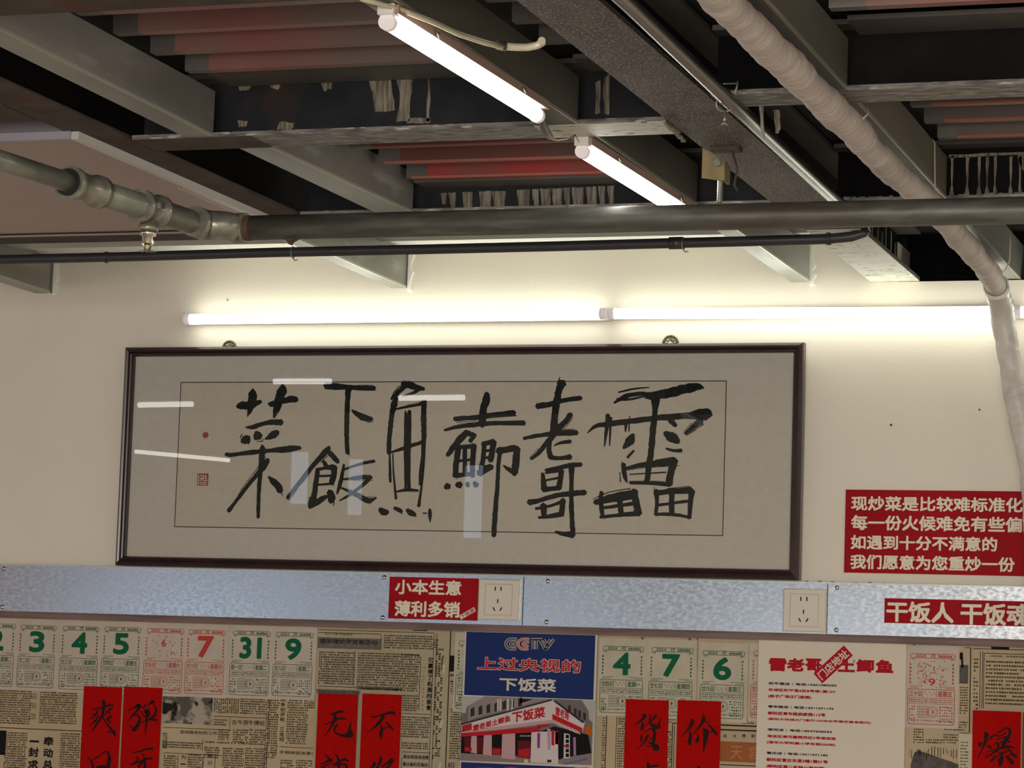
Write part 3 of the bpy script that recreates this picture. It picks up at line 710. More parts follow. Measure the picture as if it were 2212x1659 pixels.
# outer corners
xl = (FP(268, 750, .03)[0]+FP(245, 1222, .03)[0])/2; xr = (FP(1733, 737, .03)[0]+FP(1725, 1252, .03)[0])/2
wt = (FP(268, 750, .03)[1]+FP(1733, 737, .03)[1])/2; wb = (FP(245, 1222, .03)[1]+FP(1725, 1252, .03)[1])/2
def rail(c0, c1, i0, i1):
    # c = outer corners, i = unit inward offsets at each end; profile (inset, height)
    prof = [(0, 0), (0, .020), (.002, .026), (.007, .030), (.011, .0285), (.0125, .025), (.015, .0265), (.018, .0255), (.0205, .021), (.0205, 0)]
    v = []
    for c, i in ((c0, i0), (c1, i1)):
        for a, h in prof: v.append((c[0]+i[0]*a, -h, c[1]+i[1]*a))
    n = len(prof)
    return MB().add(v, [(k, (k+1) % n, n+(k+1) % n, n+k) for k in range(n)]+[tuple(range(n-1, -1, -1)), tuple(range(n, 2*n))])
TL, TR, BR, BL = (xl, wt), (xr, wt), (xr, wb), (xl, wb)
for c0, c1, i0, i1 in ((TL, TR, (1, -1), (-1, -1)), (TR, BR, (-1, -1), (-1, 1)), (BR, BL, (-1, 1), (1, 1)), (BL, TL, (1, 1), (1, -1))):
    rail(c0, c1, i0, i1).obj('frame_rail', FRAME, pic, local=True)
MB().box((xl+.015, -.010, wb+.015), (xr-.015, -.002, wt-.015)).obj('mount', MATB, pic, local=True)
a = FP(391, 826, .011); b_ = FP(1561, 1157, .011)
MB().rect(a[0], b_[1], b_[0], a[1], -.0105).obj('paper', PAPER, pic, local=True)
e = .0010; bl_ = MB()
for r in ((a[0]-e, b_[1]-e, b_[0]+e, b_[1]+e), (a[0]-e, a[1]-e, b_[0]+e, a[1]+e), (a[0]-e, b_[1], a[0]+e, a[1]), (b_[0]-e, b_[1], b_[0]+e, a[1])):
    bl_.rect(r[0], r[1], r[2], r[3], -.0108)
bl_.obj('border_line', INKLINE, pic, local=True)
C1 = lambda x, y: FP(370+x/3.687, 790+y/3.687, .011)
C2 = lambda x, y: FP(930+x/3.3015, 790+y/3.3015, .011)
CHARS = [
 (C1, [[(525,325,30),(560,318,55),(640,310,55),(715,285,25)],[(650,185,15),(648,230,60),(640,300,55),(625,360,35),(605,405,6)],
  [(770,300,10),(800,305,40),(880,285,35),(960,265,50),(1000,275,40)],[(885,150,15),(885,190,65),(860,260,60),(840,330,50),(815,415,10)],
  [(590,490,8),(650,490,35),(720,465,30),(800,450,40),(880,452,45)],[(565,605,40),(590,590,60),(615,570,45)],[(665,580,30),(695,560,60),(715,555,40)],
  [(850,530,40),(820,545,55),(780,570,35),(745,585,8)],[(435,705,30),(470,710,30),(560,700,30),(650,690,35),(740,680,30),(800,675,30),(880,670,45),(960,660,45),(1030,655,25)],
  [(722,630,10),(728,665,45),(722,720,45),(715,800,35),(705,900,32),(698,1000,28),(695,1100,28),(693,1200,25),(698,1215,6)],
  [(770,745,30),(745,790,45),(690,860,35),(620,940,30),(560,1020,28),(510,1090,22),(455,1160,28)],[(775,885,15),(810,920,45),(850,960,50),(870,1005,40)]]),
 (C1, [[(1228,158,50),(1300,165,50),(1400,170,35),(1500,178,35),(1620,178,35)],[(1410,185,50),(1405,260,35),(1400,360,35),(1398,480,35),(1398,600,32),(1405,700,30)],
  [(1440,355,15),(1480,385,40),(1540,415,50),(1600,425,30)]]),
 (C1, [[(1260,645,20),(1235,680,45),(1170,750,35),(1100,830,32),(1030,920,32),(970,1000,32),(925,1055,30)],[(1250,680,30),(1290,725,40),(1330,770,30)],
  [(1205,755,20),(1225,780,30),(1235,800,30)],[(1155,830,25),(1230,815,25),(1310,815,45)],[(1300,820,45),(1292,880,40),(1275,940,40)],
  [(1165,840,35),(1150,940,35),(1140,1020,40),(1125,1080,50),(1105,1130,35)],[(1170,880,18),(1280,875,18)],[(1160,950,16),(1270,940,18)],
  [(1110,1120,30),(1180,1075,45),(1240,1040,25)],[(1260,1000,45),(1275,1050,55),(1270,1085,45)],
  [(1370,830,15),(1450,800,18),(1540,775,22),(1620,760,22)],[(1375,785,15),(1365,850,25),(1345,940,28),(1320,1020,15)],[(1350,905,15),(1440,900,22),(1540,890,30),(1595,890,30)],
  [(1580,900,30),(1500,970,25),(1420,1030,22),(1340,1075,10)],[(1345,970,10),(1420,1000,25),(1500,1040,38),(1570,1075,38),(1635,1050,6)]]),
 (C1, [[(1840,140,35),(1890,150,50),(1960,175,40),(2015,185,25)],[(1870,150,40),(1830,190,35),(1780,240,30),(1750,270,10)],[(1980,185,25),(1930,215,22),(1840,245,12)],
  [(1790,250,30),(1775,310,45),(1755,400,38),(1745,500,35),(1735,600,35),(1735,700,32)],[(1740,690,12),(1742,850,20),(1745,925,20)],[(1765,700,10),(1770,850,12),(1790,1060,20)],
  [(1790,345,12),(1880,325,18),(1960,310,18),(2010,290,25)],[(2015,280,35),(2010,400,40),(2012,520,38),(2010,620,35),(2000,720,20),(1985,850,22),(1980,950,18)],
  [(2022,640,10),(2010,800,15),(1995,950,15),(1970,1120,25)],[(1865,360,10),(1872,450,30),(1870,680,30),(1870,850,28),(1868,980,20)],[(1897,360,30),(1895,560,28),(1890,800,28),(1895,985,22)],
  [(1750,690,15),(1830,665,25),(1900,640,30),(1960,622,25),(2010,605,30)],[(1790,1005,10),(1880,990,22),(1970,995,12)],
  [(1660,1140,30),(1690,1165,50),(1725,1165,35)],[(1775,1135,20),(1815,1150,35),(1835,1165,25)],[(1870,1150,10),(1905,1170,45),(1945,1190,25)],[(2060,1140,15),(2060,1180,28),(2062,1245,8)],[(2005,1175,10),(2035,1175,10)]]),
 (C2, [[(400,195,30),(398,240,50),(380,300,45),(370,400,45),(368,430,40)],[(170,380,30),(300,370,30),(450,350,30),(600,335,35)],[(100,460,18),(200,435,25),(340,420,28),(500,410,25),(670,408,30)]]),
 (C2, [[(260,465,25),(235,500,45),(180,560,40),(120,640,30)],[(260,480,35),(320,500,30)],[(310,505,25),(280,540,25)],[(200,580,35),(185,680,35),(175,790,35)],[(200,580,25),(310,575,30)],
  [(310,565,35),(300,680,35),(300,790,30)],[(245,580,28),(245,780,28)],[(190,680,18),(300,670,18)],[(180,785,30),(300,770,25)],[(105,870,30),(130,855,45)],[(185,850,30),(215,850,45)],[(262,835,25),(268,860,28)],[(310,830,20),(328,855,40)],
  [(370,560,30),(455,540,35)],[(450,540,40),(435,640,35),(425,680,35)],[(385,560,30),(375,660,30),(360,740,35)],[(380,610,18),(445,600,18)],[(375,660,16),(435,650,18)],[(345,770,45),(400,735,45),(440,720,35)],
  [(480,610,50),(530,600,40),(600,590,40),(625,610,45)],[(615,600,45),(610,680,45),(600,760,45),(600,785,15)],[(600,760,35),(550,735,25),(520,710,8)],[(495,620,30),(485,700,25),(480,800,25),(475,900,28),(465,1000,32),(458,1100,32),(452,1215,30)]]),
 (C2, [[(945,118,55),(920,160,45),(905,230,45),(890,330,45),(880,420,45),(870,490,35)],[(760,290,40),(850,275,35),(960,245,30),(1075,230,30)],[(1000,345,35),(960,400,35),(900,460,40),(840,540,35),(780,610,28),(715,665,18)],
  [(665,520,20),(760,500,25),(870,485,30),(960,480,35),(1045,478,35)],[(1000,540,25),(930,550,20),(880,570,8)],[(855,545,20),(845,600,30),(860,650,35),(920,660,25),(1000,650,35)]]),
 (C2, [[(820,745,20),(900,730,25),(1000,710,30),(1075,705,30)],[(800,770,25),(805,820,32),(810,880,40)],[(820,765,15),(910,750,20)],[(935,745,35),(915,880,35)],[(810,820,15),(910,800,15)],[(800,885,30),(920,870,30)],
  [(1005,720,40),(1005,800,30),(1005,900,30)],[(700,975,40),(780,960,30),(900,925,30),(1000,912,35),(1105,905,35)],[(805,990,40),(810,1080,35)],[(750,1020,20),(850,1000,18),(940,970,25)],[(945,955,35),(935,1060,35)],
  [(770,1085,15),(860,1075,25),(945,1060,30)],[(1005,900,30),(1005,1000,30),(1010,1100,30),(1015,1200,35)],[(890,1185,15),(950,1200,30),(1020,1205,45)]]),
 (C2, [[(1310,265,15),(1400,215,30),(1500,200,25),(1570,215,50),(1700,195,60),(1800,170,60),(1900,150,50),(1950,160,8)],[(1340,190,10),(1450,165,12),(1560,155,6)],[(1330,240,12),(1420,240,10),(1530,215,8)],
  [(1605,235,60),(1600,330,35),(1590,430,40),(1580,540,40),(1570,640,38),(1560,700,40),(1545,820,35)],[(1120,480,8),(1180,430,25),(1280,415,35),(1400,400,35),(1560,380,35),(1700,365,40),(1850,355,45),(1960,345,80),(1995,350,50)],
  [(1265,350,30),(1260,420,30),(1240,575,8)],[(1285,370,20),(1278,570,8)],[(1395,400,25),(1390,470,10)],[(1420,360,8),(1415,470,8)],[(1930,390,50),(1880,430,35),(1815,485,20)],[(1445,490,25),(1420,540,55),(1375,590,15)],[(1450,605,15),(1405,655,18)],
  [(1710,385,40),(1750,430,25)],[(1670,480,30),(1720,510,65),(1770,545,30)],[(1680,590,12),(1730,605,20),(1790,605,25)],
  [(1395,735,20),(1500,710,30),(1620,695,40),(1750,680,50)],[(1740,670,50),(1715,760,45),(1700,850,45)],[(1375,700,30),(1385,780,30),(1400,830,12)],[(1350,760,6),(1355,830,8)],[(1420,775,8),(1680,760,10)],[(1420,835,15),(1560,835,20),(1700,845,25)],
  [(1220,900,25),(1215,980,30),(1230,1080,25)],[(1170,975,30),(1300,940,50),(1450,915,50)],[(1450,890,45),(1465,980,45),(1485,1060,45)],[(1230,1015,20),(1460,980,25)],[(1350,950,35),(1360,1060,35)],[(1210,1080,20),(1350,1065,25),(1490,1050,35)],
  [(1610,890,35),(1615,980,25),(1605,1060,20)],[(1600,910,30),(1700,895,30),(1860,885,40)],[(1865,890,45),(1850,980,25),(1840,1090,15)],[(1872,920,10),(1855,1090,10)],[(1620,995,18),(1840,965,20)],[(1720,900,35),(1720,1050,35)],[(1600,1060,20),(1720,1060,22),(1850,1080,18)]])]
for cv, st in CHARS:
    brush(st, cv, 1.12 if cv is C1 else 1.14, MB(), -.0112, .12, .5).obj('character', INK, pic, local=True)
# seals
c = FP(444, 940, .011); b = MB(); b.add([(c[0]+.0072*math.cos(k*math.pi/10)*random.uniform(.9,1.05), -.0112, c[1]+.0072*math.sin(k*math.pi/10)*random.uniform(.9,1.05)) for k in range(20)], [tuple(range(20))])
b.obj('seal', SEAL, pic, local=True, label='small round red seal')
c = FP(438, 1036, .011); b = MB(); h_ = .0132
for r in ((-h_,-h_,-h_+.0018,h_), (h_-.0018,-h_,h_,h_), (-h_,-h_,h_,-h_+.0018), (-h_,h_-.0018,h_,h_)): b.rect(c[0]+r[0], c[1]+r[1], c[0]+r[2], c[1]+r[3], -.0112)
for i in range(4):
    for j in range(5):
        x = c[0]-h_+.004+i*.0058; z = c[1]-h_+.003+j*.0048
        b.rect(x, z, x+random.uniform(.003,.0052), z+random.uniform(.0016,.0036), -.0112)
        if random.random() < .6: b.rect(x+.001, z-.001, x+.0026, z+.0045, -.0112)
b.obj('seal', SEAL, pic, local=True, label='square red name seal')
# glass pane
gm = bpy.data.materials.new('picture_glass'); gm.use_nodes = True; nt = gm.node_tree; nt.nodes.clear()
o_ = nt.nodes.new('ShaderNodeOutputMaterial'); mx = nt.nodes.new('ShaderNodeMixShader'); tr = nt.nodes.new('ShaderNodeBsdfTransparent'); gs = nt.nodes.new('ShaderNodeBsdfGlossy'); fr = nt.nodes.new('ShaderNodeFresnel')
fr.inputs['IOR'].default_value = 1.5; gs.inputs['Roughness'].default_value = .0; tr.inputs[0].default_value = (.97, .98, .97, 1)
nt.links.new(fr.outputs[0], mx.inputs[0]); nt.links.new(tr.outputs[0], mx.inputs[1]); nt.links.new(gs.outputs[0], mx.inputs[2]); nt.links.new(mx.outputs[0], o_.inputs[0])
MB().rect(xl+.019, wb+.019, xr-.019, wt-.019, -.0175).obj('glass_pane', gm, pic, local=True)
# ornate brass hangers peeping over the frame
for px, py, w_ in ((495, 744, 'left'), (1448, 733, 'right')):
    p = onY(px, py, -.02)
    t = thing('picture_hook', 'small ornate brass hanger above the %s part of the picture frame' % w_, 'hook', (p.x, -.02, p.z), None)
    MB().ring((p.x, -.018, p.z-.008), .0155, .0024, 'y', 16, 0, math.pi).obj('arch', BRASS, t)
    for k in range(5):
        a_ = math.pi*(k+.5)/5; MB().ring((p.x+.0095*math.cos(a_), -.018, p.z-.008+.0095*math.sin(a_)), .0032, .0012, 'y', 8).obj('scroll_curl', BRASS, t)
    MB().tube([(p.x, -.0, p.z), (p.x, -.022, p.z)], .003, 10).obj('nail', FIT, t)

# ================================================================== STEEL TRUNKING, SOCKETS, SIGNS
z_t, z_b = 1.733, 1.632
tk = thing('steel_trunking', 'galvanised steel trunking strip along the wall below the picture', 'trunking', (0, -.015, z_b))
MB().box((-2.6, -.013, 1.617), (2.4, 0, 1.7345)).obj('backing_batten', BROWN, tk, label='brown batten showing below the steel')
MB().box((-2.6, -.017, z_t-.0005), (2.4, 0, z_t+.002)).obj('top_lip', mat('lip', (.6, .64, .58), .3, .4), tk)
seams = [-2.6, onY(4, 1270, -.018).x-.012, onY(1130, 1300, -.018).x, onY(1787, 1320, -.018).x, 2.4]
for i in range(4):
    MB().box((seams[i]+.0008, -.018-.0004*(i % 2), z_b), (seams[i+1]-.0008, -.013, z_t)).obj('cover_panel', GALV, tk)
for px in (5, 828, 1182, 1808):
    x = onY(px, 1290, -.02).x
    for z in (z_t-.0085, z_b+.0085):
        MB().tube([(x, -.0175, z), (x, -.0195, z), (x, -.0215, z), (x, -.0225, z)], [.0048, .0047, .0036, .0012], 14).obj('screw', SCREW, tk)
Y0 = -.0185
def socket(lab, px, py, px2, py2, top=None):
    a = onY(px, py, -.026); b = onY(px2, py2, -.026); x0, x1, z0, z1 = a.x, b.x, b.z, a.z
    t = thing('wall_socket', lab, 'socket', ((x0+x1)/2, -.019, z0))
    # bevelled plate
    v = []; bv = .0025
    for y, i in ((-.0185, 0), (-.0245, 0), (-.0268, bv)):
        v += [(x0+i, y, z0+i), (x1-i, y, z0+i), (x1-i, y, z1-i), (x0+i, y, z1-i)]
    f = [(0,3,2,1)]
    for l in (0, 4):
        f += [(l+k, l+(k+1) % 4, l+4+(k+1) % 4, l+4+k) for k in range(4)]
    MB().add(v, f+[(8,9,10,11)]).obj('plate', SOCK, t)
    w_ = x1-x0; h_ = z1-z0; mx_ = w_*.18; mz = h_*.13
    v = []
    for y, i in ((-.0266, 0), (-.0278, .0008)):
        v += [(x0+mx_+i, y, z0+mz+i), (x1-mx_-i, y, z0+mz+i), (x1-mx_-i, y, z1-mz-i), (x0+mx_+i, y, z1-mz-i)]
    MB().add(v, [(k, (k+1) % 4, 4+(k+1) % 4, 4+k) for k in range(4)]+[(4,5,6,7)]).obj('insert', SOCK, t)
    g = MB(); e = .0007
    gx0, gx1, gz0, gz1 = x0+mx_-.0012, x1-mx_+.0012, z0+mz-.0012, z1-mz+.0012
    for r in ((gx0, gz0, gx1, gz0+e), (gx0, gz1-e, gx1, gz1), (gx0, gz0, gx0+e, gz1), (gx1-e, gz0, gx1, gz1)): g.rect(*r, -.0270)
    g.obj('groove', mat('groove', (.36, .32, .27), .5), t)
    cx, cz = (x0+x1)/2-.001, (z0+z1)/2
    for dx, dz, an in ((-.0062, .0225, 0), (.0062, .0225, 0), (0, -.003, 0), (-.0075, -.0195, .52), (.0075, -.0195, -.52)):
        c_, s_ = math.cos(an), math.sin(an); vs = []
        for ux, uz in ((-.0014, -.0042), (.0014, -.0042), (.0014, .0042), (-.0014, .0042)):
            vs.append((cx+dx+ux*c_-uz*s_, cz+dz+ux*s_+uz*c_))
        MB().prism(vs, -.0281, -.0276).obj('slot', SLOT, t)
socket('ivory wall socket beside the red sign of small print, nearer the picture centre', 1034, 1250, 1120, 1341)
socket('ivory wall socket at the right corner below the picture', 1692, 1270.5, 1783, 1366.5)

def sign(name, lab, px0, py0, px1, py1, y, m, cat='sign', th=.0008, rim=None):
    a = onY(px0, py0, y); b = onY(px1, py1, y)
    t = thing(name, lab, cat, ((a.x+b.x)/2, y, b.z))
    MB().box((a.x, y, b.z), (b.x, y+th, a.z)).obj('sheet', m, t)
    return t, a, b
ys = Y0-.0012
t, a, b = sign('red_sign', 'small red sign with two lines of white characters stuck on the steel strip', 842, 1245.5, 1031, 1341, ys, SIGN)
for s, px0, py0, px1, py1 in (('小本生意', 854, 1251, 996, 1287), ('薄利多销', 853, 1296.5, 993, 1335)):
    ptext(MB(), s, px0, py0, px1, py1, ys-.0003, bold=.030).obj('lettering', LETTER, t)
p = onY(1010, 1325, ys)
cx, cz, r_ = p.x, p.z, math.radians(30)
def rrect(cx, cz, w_, h_, r_, y):
    c_, s_ = math.cos(r_), math.sin(r_)
    return [(cx+ux*c_-uz*s_, y, cz+ux*s_+uz*c_) for ux, uz in ((-w_/2,-h_/2),(w_/2,-h_/2),(w_/2,h_/2),(-w_/2,h_/2))]
MB().add(rrect(cx, cz, .037, .0095, r_, ys-.0005), [(0,1,2,3)]).obj('stamp', LETTER, t, label='small tilted white stamp')
text(MB(), '下饭菜', cx-.017, cz-.0038, cx+.017, cz+.0038, ys-.0008, bold=.02, rot=r_).obj('stamp_lettering', SIGN, t)

t, a, b = sign('red_sign', 'large red sign with four lines of white characters on the wall at right', 1827, 1057.5, 2420, 1249, -.003, SIGN)
rows = [('现炒菜是比较难标准化的', 1839, 1071, 2246, 1108), ('每一份火候难免有些偏差', 1839, 1112, 2246, 1151),
        ('如遇到十分不满意的', 1838, 1155, 2154, 1192), ('我们愿意为您重炒一份', 1837, 1197, 2192, 1236)]
for s, *bx in rows: ptext(MB(), s, *bx, -.0033, bold=.028).obj('lettering', LETTER, t)
t, a, b = sign('red_sign', 'long red sign with one line of bold white characters on the steel strip', 1911, 1292, 2470, 1360, ys, SIGN)
ptext(MB(), '干饭人', 1915, 1298, 2060, 1347, ys-.0003, bold=.030).obj('lettering', LETTER, t)
ptext(MB(), '干饭魂', 2075, 1301, 2224, 1353, ys-.0003, bold=.030).obj('lettering', LETTER, t)
# grey smudges above the strip, right of the picture
for px, py, w_ in ((1743, 1259, 'first'), (1771, 1259, 'second'), (1799, 1260, 'third'), (1850, 1262, 'fourth'), (1880, 1262, 'fifth'), (1908, 1264, 'sixth')):
    p = onY(px, py, 0); b = MB()
    b.box((p.x-.006, -.004, p.z-.004), (p.x+.006, 0, p.z-.001)).box((p.x-.004, -.004, p.z-.001), (p.x+.005, 0, p.z+.001)).box((p.x-.003, -.004, p.z+.0015), (p.x+.003, 0, p.z+.004))
    b.obj('plaster_lump', SPRIG, label='%s small grey lump on the steel strip edge, counted from the picture frame' % w_, cat='plaster', group='plaster lumps on the ledge')
p = onY(1725, 1245, 0)
MB().prism(jitter_poly([(p.x-.004, p.z-.004), (p.x+.005, p.z-.003), (p.x+.004, p.z+.004), (p.x-.004, p.z+.004)], .001), -.008, 0).obj('wall_plug', TAPE, label='dark wall plug at the lower right corner of the frame', cat='plug')
for px, py, r in ((1925, 918, .0025), (2116, 885, .002), (492, 648, .0015)):
    p = onY(px, py, 0); MB().tube([(p.x, -.002, p.z), (p.x, 0, p.z)], r, 8).obj('nail_head', TAPE, label='tiny dark nail head in the wall %s' % {1925: 'right of the picture', 2116: 'near the wrapped hose', 492: 'above the left of the tube lamps'}[px], cat='nail')

# ================================================================== NEWSPAPER WALL
def blobs(mb, px0, py0, px1, py1, y, cw=3.9, lh=4.9, fill=.95, vert=False, h=.64):
    a = onY(px0, py0, y); b = onY(px1, py1, y); s = .00102
    w_, lh_ = cw*s, lh*s
    if not vert:
        z = a.z-lh_*.5
        while z > b.z:
            x = a.x; run = random.random()
            while x < b.x-w_:
                if random.random() < fill:
                    ww = w_*random.uniform(.6, .95); hh = lh_*h*random.uniform(.7, 1.1)
                    mb.rect(x, z-hh/2, x+ww, z+hh/2, y)
                    if random.random() < .12: x += w_*.3
                x += w_
            z -= lh_
    else:
        x = a.x
        while x < b.x:
            z = a.z
            while z > b.z+w_:
                if random.random() < fill:
                    mb.rect(x, z-w_*random.uniform(.6, .95), x+lh_*h*random.uniform(.7, 1.1), z, y)
                z -= w_
            x += lh_
def sheet(lab, px0, py0, px1, py1, m, y=-.0012, z0=None, group=None):
    a = onY(px0, py0, y); b = onY(px1, py1, y)
    zb = b.z if z0 is None else z0
    t = thing('newspaper_sheet', lab, 'newspaper', ((a.x+b.x)/2, y, zb))
    MB().box((a.x, y, zb), (b.x, 0, a.z)).obj('paper', m, t)
    return t, y-.0003
def body(t, y, blocks, **k):
    m = MB()
    for bl in blocks:
        kk = dict(k)
        if len(bl) > 4: kk.update(bl[4])
        blobs(m, *bl[:4], y, **kk)
    m.obj('small_print', NINK, t, kind='stuff')
def lines(t, y, segs, m=NHEAD, w_=.0006):
    for px0, py0, px1, py1, *q in segs:
        a = onY(px0, py0, y); b = onY(px1, py1, y); ww = (q[0] if q else 1)*w_; mb = MB()
        if abs(a.x-b.x) > abs(a.z-b.z): mb.rect(min(a.x,b.x), a.z-ww, max(a.x,b.x), a.z+ww, y)
        else: mb.rect(a.x-ww, min(a.z,b.z), a.x+ww, max(a.z,b.z), y)
        mb.obj('rule', m, t)
def head(t, y, s, bx, m=NHEAD, bold=.02, **k):
    ptext(MB(), s, *bx, y, bold=bold, **k).obj('headline', m, t)
ZB = 1.20
# bottom layer from left to right
t, y = sheet('yellowed newspaper sheet at the far left under the calendar pages', -300, 1340, 692, 1600, NEWS, z0=ZB)
body(t, y, [(-60,1482,66,1566), (88,1488,166,1568), (12,1580,54,1700), (132,1582,170,1700), (60,1568,66,1570),
     (464,1492,516,1546,dict(vert=True)), (520,1502,576,1546), (462,1552,492,1566,dict(cw=3)), (580,1495,600,1640,dict(cw=5)), (352,1582,364,1620), (472,1574,498,1600),
     (352,1600,438,1619), (442,1600,575,1609), (504,1574,536,1608), (540,1574,575,1608), (442,1612,474,1640), (354,1630,382,1700), (406,1628,438,1700), (482,1614,526,1700), (530,1614,575,1700),
     (622,1500,664,1612), (606,1640,634,1700), (640,1640,680,1700), (668,1500,688,1530)])
lines(t, y, [(-60,1569,176,1573,1.4), (352,1571,497,1573.5), (352,1626,480,1628), (385,1630,385,1700), (438,1596,438,1622), (578,1494,574,1700), (583,1494,579,1700), (462,1547,578,1550), (497,1550,496,1572), (603,1613,682,1616), (440,1630,440,1700), (465,1630,464,1700)])
for s, bx in (('一', (64,1599,84,1604)), ('封', (62,1614,83,1636)), ('求', (61,1641,82,1662)), ('牵', (95,1591,115,1612)), ('动', (94,1616,114,1637)), ('总', (93,1641,113,1662))):
    head(t, y, s, bx, bold=.035)
head(t, y, '囚', (67,1498,78,1510), NINK, 0); head(t, y, '田', (66,1519,77,1531), NINK, 0); head(t, y, '団', (64,1541,76,1554), NINK, 0)
head(t, y, '元', (495,1492,505,1500)); head(t, y, '人', (568,1491,577,1498))
head(t, y, '古今测牛博绍', (501,1554,571,1568), bold=.01)
head(t, y, '坚持服务纺织工作', (389,1577,469,1588), bold=.015)
for i, ch in enumerate('文明争创评税 三连冠'):
    if ch != ' ': head(t, y, ch, (607-i*.4, 1496+i*10.7, 617-i*.4, 1505.5+i*10.7), bold=.02)
head(t, y, '手铁映说改革已', (604,1621,683,1632), bold=.02)
head(t, y, '为', (391,1631,402,1640)); head(t, y, '一', (390,1649,401,1652)); head(t, y, '西', (449,1629,458,1638)); head(t, y, '记', (448,1643,458,1652), bold=.01)
prect(MB(), -60, 1575, 11, 1631, y).obj('dark_picture', NHEAD, t)
prect(MB(), 353, 1488, 457, 1566, y-.0002).obj('press_photo', NPHOTO, t, label='grainy grey press photograph')
t, y = sheet('newspaper sheet with a grey headline band between the calendar pages and the blue poster', 688, 1342, 972, 1600, NEWS2, y=-.0018, z0=ZB)
body(t, y, [(690,1406,766,1478), (774,1408,905,1494), (830,1370,936,1404), (868,1412,910,1418), (870,1500,905,1540), (868,1546,928,1598), (868,1602,926,1622), (936,1380,948,1400),
            (942,1400,954,1640,dict(cw=6, fill=.6, h=.8)), (774,1484,868,1494), (700,1405,770,1408)], h=.66)
lines(t, y, [(688,1360,938,1369), (688,1366,824,1371), (767,1406,766,1482), (944,1369,932,1700), (938,1369,926,1700), (868,1541,930,1544), (909,1418,905,1535), (824,1372,823,1404), (868,1624,930,1626), (688,1482,870,1488), (868,1636,868,1700)])
prect(MB(), 687, 1376, 822, 1404, y-.0001).obj('grey_band', NGREY, t)
prect(MB(), 684, 1488, 778, 1501, y-.0001).obj('grey_band', NGREY, t)
head(t, y-.0004, '展学理论学党章活动', (691,1379,815,1393.5), bold=.015)
head(t, y-.0004, '上海日报', (755,1352.5,792,1359), bold=.0); head(t, y-.0004, '加大力度 积极落实', (701,1367,762,1373), NINK, .01)
for i, ch in enumerate('它赢得了机遇的垂青'):
    head(t, y-.0004, ch, (925.5-i*.6, 1419.5+i*13, 935.5-i*.6, 1431+i*13), bold=.03)
for i in range(11):
    head(t, y-.0004, '木厂女工小立中天大日生'[i], (914-i*.4, 1440+i*9, 919-i*.4, 1445+i*9), NINK, 0)
head(t, y-.0004, '口月土卜口少人仁二小日', (690,1490,774,1500), bold=.01)
head(t, y-.0004, '现出现信用消费', (871,1630,926,1641), bold=.02); head(t, y-.0004, '重点盈利百商店', (870,1646,924,1657), bold=.02)
prect(MB(), 893, 1355.5, 923, 1363.5, y-.0002).obj('black_tab', NHEAD, t)
head(t, y-.0006, '综合新闻', (895,1357.5,921,1362), NEWSTEAR, 0)
for q in ([(956,1436),(963,1432),(962,1452),(957,1458)], [(951,1558),(958,1554),(956,1572),(951,1575)], [(948,1650),(954,1644),(951,1690),(945,1690)]):
    w2 = [onY(px, py, y) for px, py in q]
    MB().prism(jitter_poly([(p.x, p.z) for p in w2], .0006, 3), y-.0015, y).obj('torn_curl', NEWSTEAR, t)

t, y = sheet('narrow newspaper sheet with a black edge beside the blue poster', 971, 1353, 1300, 1600, NEWS2, y=-.0022, z0=ZB)
lines(t, y, [(974,1356,1004,1358,2), (974,1356,962,1700,1.8), (1000,1510,994,1700)])
body(t, y, [(974,1530,996,1640), (974,1470,984,1500)], h=.6)
prect(MB(), 971, 1416, 981, 1451, y-.0002).obj('black_tab', NHEAD, t)
head(t, y-.0004, '邮', (973,1455,980,1462)); head(t, y-.0004, '八', (972,1468,979,1475)); head(t, y-.0004, '相', (967,1646,981,1662), bold=0)

t, y = sheet('brownish newspaper sheet with an orange banner behind the address poster', 1298, 1368, 1962, 1600, NEWS, y=-.0016, z0=ZB)
lines(t, y, [(1311,1530,1304,1700,1.5), (1333,1532,1327,1700), (1453,1562,1452,1700,1.5), (1457,1567,1456,1700), (1556,1566,1635,1568,2.2), (1556,1576,1635,1578,2.2), (1453,1562,1463,1563,1.5), (1556,1543,1635,1545), (1635,1655,1556,1653,1.5), (1507,1376,1640,1378,1.4), (1507,1376,1505,1440,1.4)])
body(t, y, [(1288,1548,1306,1700), (1336,1534,1351,1700), (1560,1548,1598,1560), (1604,1548,1632,1564), (1440,1530,1450,1700,dict(fill=.6)), (1453,1530,1464,1556)], h=.6)
for s, bx in (('科', (1563,1586,1570,1594)), ('大', (1583,1586,1591,1594)), ('學', (1603,1586,1611,1594)), ('新', (1623,1586,1631,1594))): head(t, y-.0004, s, bx, bold=.01)
prect(MB(), 1555, 1601, 1636, 1648, y-.0002).obj('orange_banner', ORANGE, t)
head(t, y-.0006, '天', (1578,1611,1604,1641), ORLET, .0); head(t, y-.0006, '宫', (1618,1611,1644,1641), ORLET, .0)

